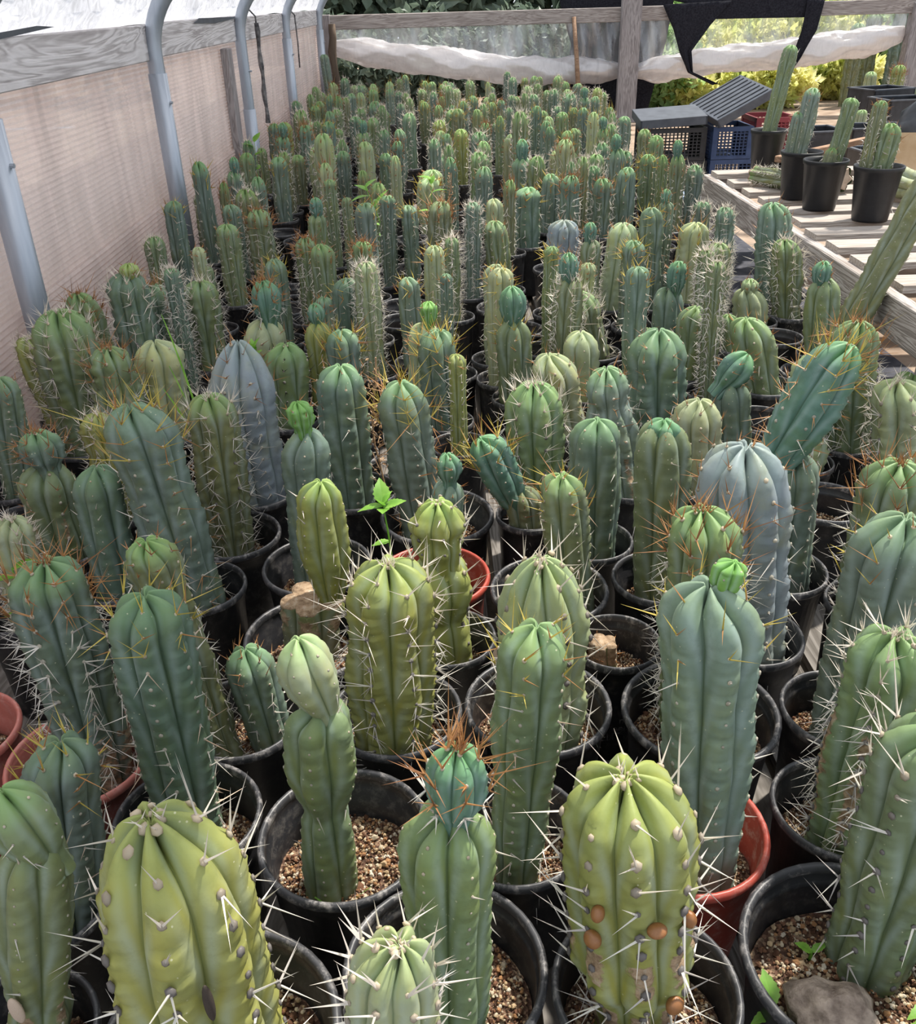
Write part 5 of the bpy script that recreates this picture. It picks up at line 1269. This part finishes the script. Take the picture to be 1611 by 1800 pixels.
# plastic lattice crates with tray lids
def crate(name, x, y, z, w, d, h, mat, label, rz=0):
    root = tag(empty(name, (x, y, z)), label, 'crate', 'stacked plastic crates'); root.rotation_euler.z = rz
    def side(L):
        q = MB(); t = .006
        nb = int(L / .028); nh = int(h / .022)
        for i in range(nb + 1): q.box(i * L / nb - .0035, i * L / nb + .0035, -t, t, 0, h)
        for j in range(nh + 1): q.box(0, L, -t * .7, t * .7, j * h / nh - .003, j * h / nh + .003)
        q.box(-.006, L + .006, -t * 1.6, t * 1.6, h - .03, h + .002); q.box(-.006, L + .006, -t * 1.6, t * 1.6, 0, .02)
        q.box(-.008, .03, -t * 1.6, t * 1.6, 0, h); q.box(L - .03, L + .008, -t * 1.6, t * 1.6, 0, h)
        return mesh('lattice_side', q.v, q.f)
    a, b_ = side(w), side(d)
    link('lattice_side', a, mat, root, (0, 0, 0)); link('lattice_side', a, mat, root, (0, d, 0))
    link('lattice_side', b_, mat, root, (0, 0, 0), (0, 0, math.pi / 2)); link('lattice_side', b_, mat, root, (w, 0, 0), (0, 0, math.pi / 2))
    q = MB(); q.box(0, w, 0, d, 0, .01); q.build('base', mat, root)
    return root
crate('plastic_crate', 1.56, 7.15, -.018, .46, .36, .225, M['blackp'], 'black lattice crate at the bottom of the stack by the middle post')
crate('plastic_crate', 1.56, 7.15, .214, .44, .36, .225, M['blackp'], 'black lattice crate carrying the flat dark tray lid')
crate('plastic_crate', 2.05, 7.10, -.018, .36, .36, .235, M['bluep'], 'dark blue lattice crate standing on the ground')
crate('plastic_crate', 2.05, 7.10, .224, .28, .36, .22, M['bluep'], 'dark blue lattice crate stacked under the sloping tray lid')
crate('plastic_crate', 2.40, 7.22, .224, .30, .36, .26, M['redp'], 'dark red lattice crate stacked beside the blue one')
crate('plastic_crate', 2.45, 7.22, -.018, .30, .36, .235, M['blackp'], 'black lattice crate under the dark red one')
def tray(name, loc, rot, w, d, lines, label, h=.06):
    root = tag(empty(name, loc), label, 'tray lid'); root.rotation_euler = rot
    q = MB(); q.box(0, w, 0, d, -.008, 0); bevel(q.build('top', M['greyp'], root), .003)
    for (x0, x1, y0, y1) in ((0, w, 0, .012), (0, w, d - .012, d), (0, .012, 0, d), (w - .012, w, 0, d)):
        q = MB(); q.box(x0, x1, y0, y1, -h, -.004); q.build('skirt', M['greyp'], root)
    for k in range(lines):
        q = MB(); q.box(.02, w - .02, (k + .5) * d / lines - .006, (k + .5) * d / lines + .006, 0, .006); q.build('ridge', M['blackp'], root)
    return root
tray('tray_lid', (1.50, 7.10, .505), (math.radians(4), math.radians(-3), math.radians(-3)), .485, .46, 0, 'flat dark grey plastic tray lid lying on the black crates')
tray('tray_lid', (2.03, 7.00, .503), (math.radians(6), math.radians(-27), math.radians(3)), .43, .60, 8, 'sloping dark ridged tray lid propped up on the crates')
q = MB(); q.box(0, .30, 0, .24, 0, .018)
o = q.build('blue_sheet', simple('pale_blue_sheet', (.22, .34, .55), (.4, .5, .66), 6, .5, .1), loc=(1.66, 6.2, .104), rot=(0, math.radians(2), math.radians(20))); tag(o, 'pale blue folded sheet lying on the dark pallet beside the table', 'sheet')
q = MB(); q.box(0, .36, 0, .34, 0, .118); o = q.build('dark_box', M['greyp'], loc=(1.64, 6.17, -.018)); bevel(o, .006); tag(o, 'low dark box under the pale blue sheet', 'box')

# nursery trays and pots standing outside
def open_tray(x, y, w, d, h, label, rz=0):
    root = tag(empty('nursery_tray', (x, y, -.02)), label, 'tray', 'black nursery trays outside'); root.rotation_euler.z = rz
    q = MB(); q.box(0, w, 0, d, 0, .012); q.build('base', M['blackp'], root)
    for (x0, x1, y0, y1) in ((0, w, 0, .015), (0, w, d - .015, d), (0, .015, 0, d), (w - .015, w, 0, d)):
        q = MB(); q.box(x0, x1, y0, y1, 0, h); q.build('wall', M['blackp'], root)
    q = MB()
    for (x0, x1, y0, y1) in ((-.012, w + .012, -.012, .02), (-.012, w + .012, d - .02, d + .012), (-.012, .02, 0, d), (w - .02, w + .012, 0, d)): q.box(x0, x1, y0, y1, h, h + .012)
    q.build('rim', M['greyp'], root)
    return root
open_tray(3.05, 8.2, .5, .4, .26, 'black nursery tray beside the far table pot', .1)
open_tray(3.62, 8.35, .5, .4, .26, 'black nursery tray behind the forked stem pot', -.08)
open_tray(3.25, 7.1, .46, .4, .24, 'black nursery tray near the cactus logs', .05)
open_tray(4.35, 9.3, .5, .4, .38, 'tall black nursery tray by the leaning right post', .12)
open_tray(4.95, 9.4, .5, .4, .36, 'black nursery tray next to the right post', -.1)
open_tray(4.45, 9.9, .5, .4, .42, 'black nursery tray behind the tall tray', .3)
for k, (x, y, h, r, c, lb) in enumerate(((5.30, 12.6, .95, .10, 'o', 'tall grey-brown columnar cactus outside beside the shrubs'), (5.62, 12.9, 1.05, .10, 'o', 'tall weathered columnar cactus outside between two green ones'),
        (5.86, 12.6, 1.15, .13, 'b', 'thick green columnar cactus outside under the rolled curtain'), (6.18, 12.8, 1.25, .11, 'g', 'tall green columnar cactus outside next to the right post'),
        (6.5, 13.1, 1.2, .10, 'b', 'slender dark columnar cactus outside beyond the right post'), (4.86, 11.0, .52, .07, 'p', 'pale woolly cactus standing behind the black trays'),
        (5.02, 10.7, .60, .075, 'y', 'yellowish woolly cactus by the foot of the right post'), (4.05, 10.6, .38, .075, 'y', 'small golden-spined cactus beside the black trays'), (3.95, 9.0, .35, .06, 'p', 'small pale cactus standing between the black trays'))):
    root = tag(empty('columnar_cactus', (x, y, -.02)), lb, 'cactus', 'cacti beyond the table')
    put_stem(root, build_stem(h, r, 7, 'tall', '3' if c == 'y' else '0', 5000 + k, 1), COL[c], (0, 0, 0))

# ------------------------------------------------------------------ trees and shrubs outside
def leaf_cloud(n, ext, size, seed, up=0.0, lean=1.0):
    R = np.random.default_rng(seed)
    d = R.normal(size=(n, 3)); d /= np.linalg.norm(d, axis=1)[:, None]
    rad = R.random(n) ** .45
    lump = 1 + .22 * np.sin(d[:, 0] * 5 + seed) * np.sin(d[:, 2] * 6 + d[:, 1] * 4)
    c = d * (rad * lump)[:, None] * np.array(ext)
    a = R.normal(size=(n, 3)); a[:, 2] += up; a /= np.linalg.norm(a, axis=1)[:, None]
    b = np.cross(a, R.normal(size=(n, 3))); b /= np.linalg.norm(b, axis=1)[:, None]
    nn = np.cross(a, b)
    L = size * R.uniform(.6, 1.5, n)[:, None]; W = L * .28
    V = np.stack([c, c + a * L * .5 + b * W + nn * L * .06, c + a * L - nn * L * .08, c + a * L * .5 - b * W + nn * L * .06], 1).reshape(-1, 3)
    o = np.arange(n) * 4
    return fast_mesh('foliage', V, None, np.concatenate([np.stack([o, o + 1, o + 2], -1), np.stack([o, o + 2, o + 3], -1)]), smooth=False)
def plant(name, x, y, ext, n, size, mat, label, cat, group, seed, trunk=True, up=0.0):
    root = tag(empty(name, (x, y, -.03)), label, cat, group)
    o = link('foliage', leaf_cloud(n, ext, size, seed, up), M[mat], root, (0, 0, ext[2] * (1.0 if not trunk else 1.12))); o['kind'] = 'stuff'
    if trunk:
        q = MB(); q.tube([(0, 0, 0), (.05, 0, ext[2] * .5), (0, .03, ext[2] * 1.1)], [.13, .10, .06], 9); q.build('trunk', M['bark'], root, True)
    else:
        q = MB()
        for k in range(5): q.tube([(0, 0, 0), (ext[0] * .4 * math.cos(k * 1.3), ext[1] * .4 * math.sin(k * 1.3), ext[2] * 1.1)], [.018, .008], 6)
        q.build('branches', M['bark'], root)
trees = [(-5.2, 17.5, (2.2, 1.4, 2.2), 'leaning over the plastic side wall'), (-2.2, 16.6, (1.9, 1.2, 1.8), 'behind the corner post'), (.6, 17.0, (2.0, 1.2, 2.0), 'behind the rolled curtain'), (3.2, 17.4, (2.0, 1.3, 2.1), 'behind the middle post'),
         (6.0, 18.0, (2.2, 1.3, 2.3), 'beyond the sunlit shrubs'), (9.2, 18.0, (2.4, 1.4, 2.3), 'beyond the columnar cacti'), (-.8, 19.5, (2.6, 1.4, 2.8), 'rising behind the darker thicket'), (4.6, 20.0, (2.8, 1.5, 3.0), 'rising behind the shade cloth'), (12.3, 18.5, (2.4, 1.5, 2.4), 'beyond the right post')]
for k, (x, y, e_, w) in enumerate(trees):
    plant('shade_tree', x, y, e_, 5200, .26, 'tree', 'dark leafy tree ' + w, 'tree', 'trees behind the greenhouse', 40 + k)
under = [(-1.6, 13.7, 'behind the corner post'), (-.1, 13.9, 'under the rolled curtain'), (1.3, 13.8, 'left of the shade cloth')]
for k, (x, y, w) in enumerate(((-1.7, 13.7, 'behind the corner post'), (-.2, 13.9, 'under the sagging curtain roll'), (1.2, 13.8, 'beside the hanging shade cloth'))):
    plant('dark_bush', x, y, (.95, .6, .62), 2600, .13, 'tree', 'low dark bush ' + w, 'bush', 'dark bushes behind the back wall', 60 + k, False)
sh = [(2.9, 12.9, (.6, .4, .46), 'shrubg', 'green broad-leaved bush behind the middle post'), (3.6, 13.9, (.75, .5, .50), 'shrub', 'sunlit yellow-green shrub above the tray lids'), (4.5, 14.3, (.85, .5, .55), 'shrub', 'sunlit golden shrub behind the far table pot'),
      (5.5, 14.4, (.8, .5, .62), 'shrub', 'sunlit yellow shrub between pots and columnar cacti'), (6.6, 14.6, (.8, .5, .60), 'shrubg', 'green shrub behind the columnar cacti'), (5.0, 15.6, (1.2, .6, .85), 'shrubg', 'tall green shrub behind the golden ones'),
      (3.7, 15.7, (1.1, .6, .75), 'shrubg', 'tall green shrub behind the tray lids'), (7.3, 15.2, (1.0, .6, .8), 'shrub', 'sunlit shrub beyond the right post'), (3.2, 12.9, (.42, .3, .28), 'shrub', 'low yellow-green shrub beside the crates'), (4.3, 12.7, (.55, .35, .30), 'shrub', 'low pale yellow weed thicket behind the black trays'), (5.6, 13.6, (.55, .3, .3), 'shrub', 'low golden weed thicket around the columnar cacti')]
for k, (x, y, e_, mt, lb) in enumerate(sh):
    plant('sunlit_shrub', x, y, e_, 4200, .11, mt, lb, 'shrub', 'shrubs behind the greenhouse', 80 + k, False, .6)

# ------------------------------------------------------------------ weeds, stone and scars
def leaf_shape(L, W, seed, teeth=5, curl=.25):
    R = np.random.default_rng(seed); n = teeth * 2 + 2; l = []; 
    for i in range(n + 1):
        t = i / n; w = W * math.sin(math.pi * min(1, t * .97 + .03) ** .8) * (1.0 if i % 2 else .84)
        if i == n: w = 0
        l.append((t * L, w, -curl * L * t * t))
    v = []; f = []
    for (x, w, z) in l: v += [(x, -w, z + .14 * w), (x, 0, z), (x, w, z + .14 * w)]
    for i in range(n): a = i * 3; f += [(a, a + 3, a + 4, a + 1), (a + 1, a + 4, a + 5, a + 2)]
    return mesh('leaf', v, f, False)
LEAF = [leaf_shape(.05, .016, 1), leaf_shape(.05, .013, 2, 4, .4), leaf_shape(.05, .019, 3, 6, .15)]
def weed(loc, hgt, leaves, label, lean=(0, 0), stem='leaf', cat='weed'):
    root = tag(empty('weed', loc), label, cat, 'weeds among the pots')
    q = MB(); q.tube([(lean[0] * t * t, lean[1] * t * t, hgt * t) for t in (0, .35, .7, 1)], [.0026, .0024, .002, .0014], 6); q.build('stalk', M[stem], root, True)
    for k, (t, az, pitch, s) in enumerate(leaves):
        p = (lean[0] * t * t, lean[1] * t * t, hgt * t)
        link('leaf', LEAF[k % 3], M['leaf'], root, p, (0, math.radians(-pitch), math.radians(az)), (s, s, s))
    return root
weed((-.115, 1.575, .158), .285, [(.98, 100, 55, 1.15), (.97, 185, 12, 1.0), (.96, 5, 22, .95), (.95, 270, 30, .9), (.99, 40, 60, .6), (.97, 230, 60, .6), (.68, 190, 5, .75), (.45, 200, -12, .9), (.42, -40, 10, .85), (.4, 10, 15, 1.0), (.2, 300, 30, .6)], 'bright green leafy weed growing beside the red pot of the small grey-blue cactus', (-.015, 0))
weed((-.845, 1.482, .158), .22, [(.98, 20, 30, .9), (.9, 200, 20, .9), (.85, 300, 0, 1.0), (.7, 90, 10, 1.0), (.6, 330, -10, .9), (.5, 180, 5, .9)], 'leafy green weed between the pots beside the dusty pink pot')
weed((.577, .655, .158), .055, [(.9, -30, 25, 1.1), (.95, 200, 15, .7), (.6, -75, -5, 1.2), (.5, -120, -20, 1.2), (.8, 40, 25, 1.0), (.4, -15, 5, .9)], 'broad-leaved weed at the foot of the smooth green cactus, opposite the stone')
weed((.388, .672, .158), .04, [(.95, 95, 40, .85), (.6, 200, 10, .6), (.5, -60, 0, .6), (.4, 300, 5, .5)], 'small weed seedling between the pot rim and the round stone')
weed((.472, .757, .158), .02, [(.9, 160, 35, .5), (.9, 20, 30, .5)], 'tiny weed seedling in the gritty soil behind the round stone')
weed((-.215, 4.11, .158), .46, [(.95, 150, 30, 1.4), (.98, 40, 45, 1.3), (.8, 10, 55, 1.9), (.62, 180, 30, 1.4), (.9, 200, 10, 1.8), (.5, 100, 30, 1.3)], 'tall bright green weed rising among the middle rows', (-.10, 0))
weed((-.03, 4.58, .158), .42, [(.95, 150, 20, 1.6), (.8, 0, 30, 1.5), (.6, 190, 10, 1.4), (.9, 60, 60, 1.0)], 'thin weed with pale leaves among the dry stalks')
weed((-1.12, 6.0, .162), .42, [(.98, 60, 50, 1.6), (.9, 200, 40, 1.7), (.8, 330, 30, 1.5), (.6, 100, 30, 1.4)], 'bright green sprout beside the wooden stud of the wall')
weed((-.03, 2.945, .158), .16, [(.95, 30, 30, 1.0), (.9, 200, 20, 1.1), (.7, 120, 20, .9)], 'small green weed at the foot of the bright-nubbed cactus')
weed((-.540, 2.466, .158), .30, [(.99, 20, 70, .9), (.98, 100, 60, .9), (.97, 190, 60, .9), (.98, 280, 65, .9), (.94, 60, 30, .8), (.94, 230, 30, .8)], 'narrow-leaved green sprout behind the tall chalky blue cactus')
def blades(loc, lst, label):
    root = tag(empty('grass_tuft', loc), label, 'grass', 'weeds among the pots')
    for (dx, dy, h, w) in lst:
        v = []; f = []
        for i in range(9):
            t = i / 8; ww = w * (1 - t) ** .6 + .0004
            p = Vector((dx * t ** 1.8, dy * t ** 1.8, h * (t - .12 * t * t)))
            v += [(p.x - ww, p.y, p.z), (p.x + ww, p.y + .002, p.z)]
        for i in range(8): f.append((2 * i, 2 * i + 1, 2 * i + 3, 2 * i + 2))
        link('blade', mesh('blade', v, f, True), M['leaf'], root)
blades((-.577, 2.022, .158), [(-.060, 0, .62, .0035), (-.085, -.01, .42, .0055), (-.065, 0, .48, .003), (-.03, -.03, .22, .003)], 'long green grass blades beside the dull spiny column')
blades((-.18, .846, .158), [(.05, .02, .05, .0010), (-.03, .01, .045, .0010), (.045, -.01, .04, .001)], 'thin grass blades at the foot of the three-lobed cactus')
def dry_weed(loc, h, n, label, seed):
    root = tag(empty('dry_weed', loc), label, 'dry weed', 'weeds among the pots'); R = np.random.default_rng(seed)
    q = MB(); q.tube([(.01 * math.sin(i), 0, h * i / 8) for i in range(9)], .0022, 5)
    for k in range(n):
        t = R.uniform(.15, .97); a = R.uniform(0, 6.28); l = R.uniform(.015, .05) * (1.3 - t)
        q.tube([(0, 0, h * t), (l * math.cos(a), l * math.sin(a), h * t + l * .7)], [.0012, .0006], 4)
    q.build('stalk', M['dry'], root)
    g = leaf_cloud(n * 3, (.022, .022, h * .36), .010, seed); o = link('seed_heads', g, M['dry'], root, (0, 0, h * .68)); o['kind'] = 'stuff'
dry_weed((-.165, 1.985, .158), .44, 40, 'dry brown seeding weed beside the tall blue-green column', 5)
dry_weed((.06, 4.60, .158), .42, 46, 'dry brown weed stalk among the middle rows', 6)
dry_weed((-.538, 2.712, .158), .50, 34, 'orange-brown dried weed tuft over the dark spiny head', 7)
# round stone in the front pot
def stone(loc, ext, seed):
    R = np.random.default_rng(seed); v = []; f = []; nu, nv = 26, 16
    for j in range(nv + 1):
        for i in range(nu):
            a = 2 * math.pi * i / nu; b = math.pi * j / nv
            d = (math.sin(b) * math.cos(a), math.sin(b) * math.sin(a), math.cos(b))
            w = 1 + .12 * math.sin(d[0] * 3.1 + 1) * math.sin(d[1] * 3.7 + 2) + .06 * math.sin(d[0] * 8 + d[2] * 5) + .03 * math.sin(d[1] * 17 + d[0] * 11)
            if d[2] > 0: w -= .16 * math.exp(-((d[0] - .25) ** 2 + (d[1] + .2) ** 2) / .03)
            v.append([d[k] * ext[k] * w for k in range(3)])
    for j in range(nv):
        for i in range(nu): f.append((j * nu + i, j * nu + (i + 1) % nu, (j + 1) * nu + (i + 1) % nu, (j + 1) * nu + i))
    return link('stone', mesh('stone', v, f, True), M['stone'], None, loc)
tag(stone((.462, .668, .182), (.058, .047, .036), 3), 'round brown-grey stone lying in the front pot beside the smooth green cactus', 'stone')
# brown blisters on the stout olive cactus, dark split in the yellow-green one
def on_stem(key, px, py):
    """point on the front of a cactus stem nearest the viewing direction through a photo pixel"""
    d = _f + _r * ((px - 805.5) / 1587) - _u * ((py - 900) / 1587)
    c = list([q for q in CACTI if q[0] == key][0]); zz = CAM_H + d.z * (c[2] - c[4]) / d.y
    c[1] += c[5] * max(0, min(1, (zz - SOIL_Z) / c[3])); ox, oy = -c[1], -c[2]; rr = c[4] * 1.0
    a = d.x ** 2 + d.y ** 2; b = 2 * (ox * d.x + oy * d.y); cc = ox * ox + oy * oy - rr * rr
    disc = max(0, b * b - 4 * a * cc); t = (-b - math.sqrt(disc)) / (2 * a)
    return Vector((d.x * t, d.y * t, CAM_H + d.z * t)), c
def lump(key, px, py, s, mat, name):
    p, c = on_stem(key, px, py); n = Vector((p.x - c[1], p.y - c[2], 0)).normalized()
    iv, if_ = ico(); me = mesh(name, iv, if_, True)
    o = link(name, me, M[mat], ROOT[key], p - Vector((c[6], c[7], 0)) + n * .001, n.to_track_quat('X', 'Z').to_euler(), s)
    md = o.modifiers.new('round', 'SUBSURF'); md.levels = 2; md.render_levels = 2
    return o
for (px, py, w, h) in ((1052, 1605, .010, .014), (1043, 1650, .014, .015), (1155, 1635, .015, .010), (1210, 1615, .010, .016), (1186, 1765, .016, .018)):
    lump('F12', px, py, (.012, w, h), 'blister', 'blister')['label'] = 'shiny brown blister scar'
lump('F1', 367, 1762, (.006, .007, .038), 'wound', 'wound')['label'] = 'dark split wound'
lump('F2', 30, 1775, (.006, .012, .03), 'cutface', 'scar')['label'] = 'corky brown scar'
# cut corky top on the stump
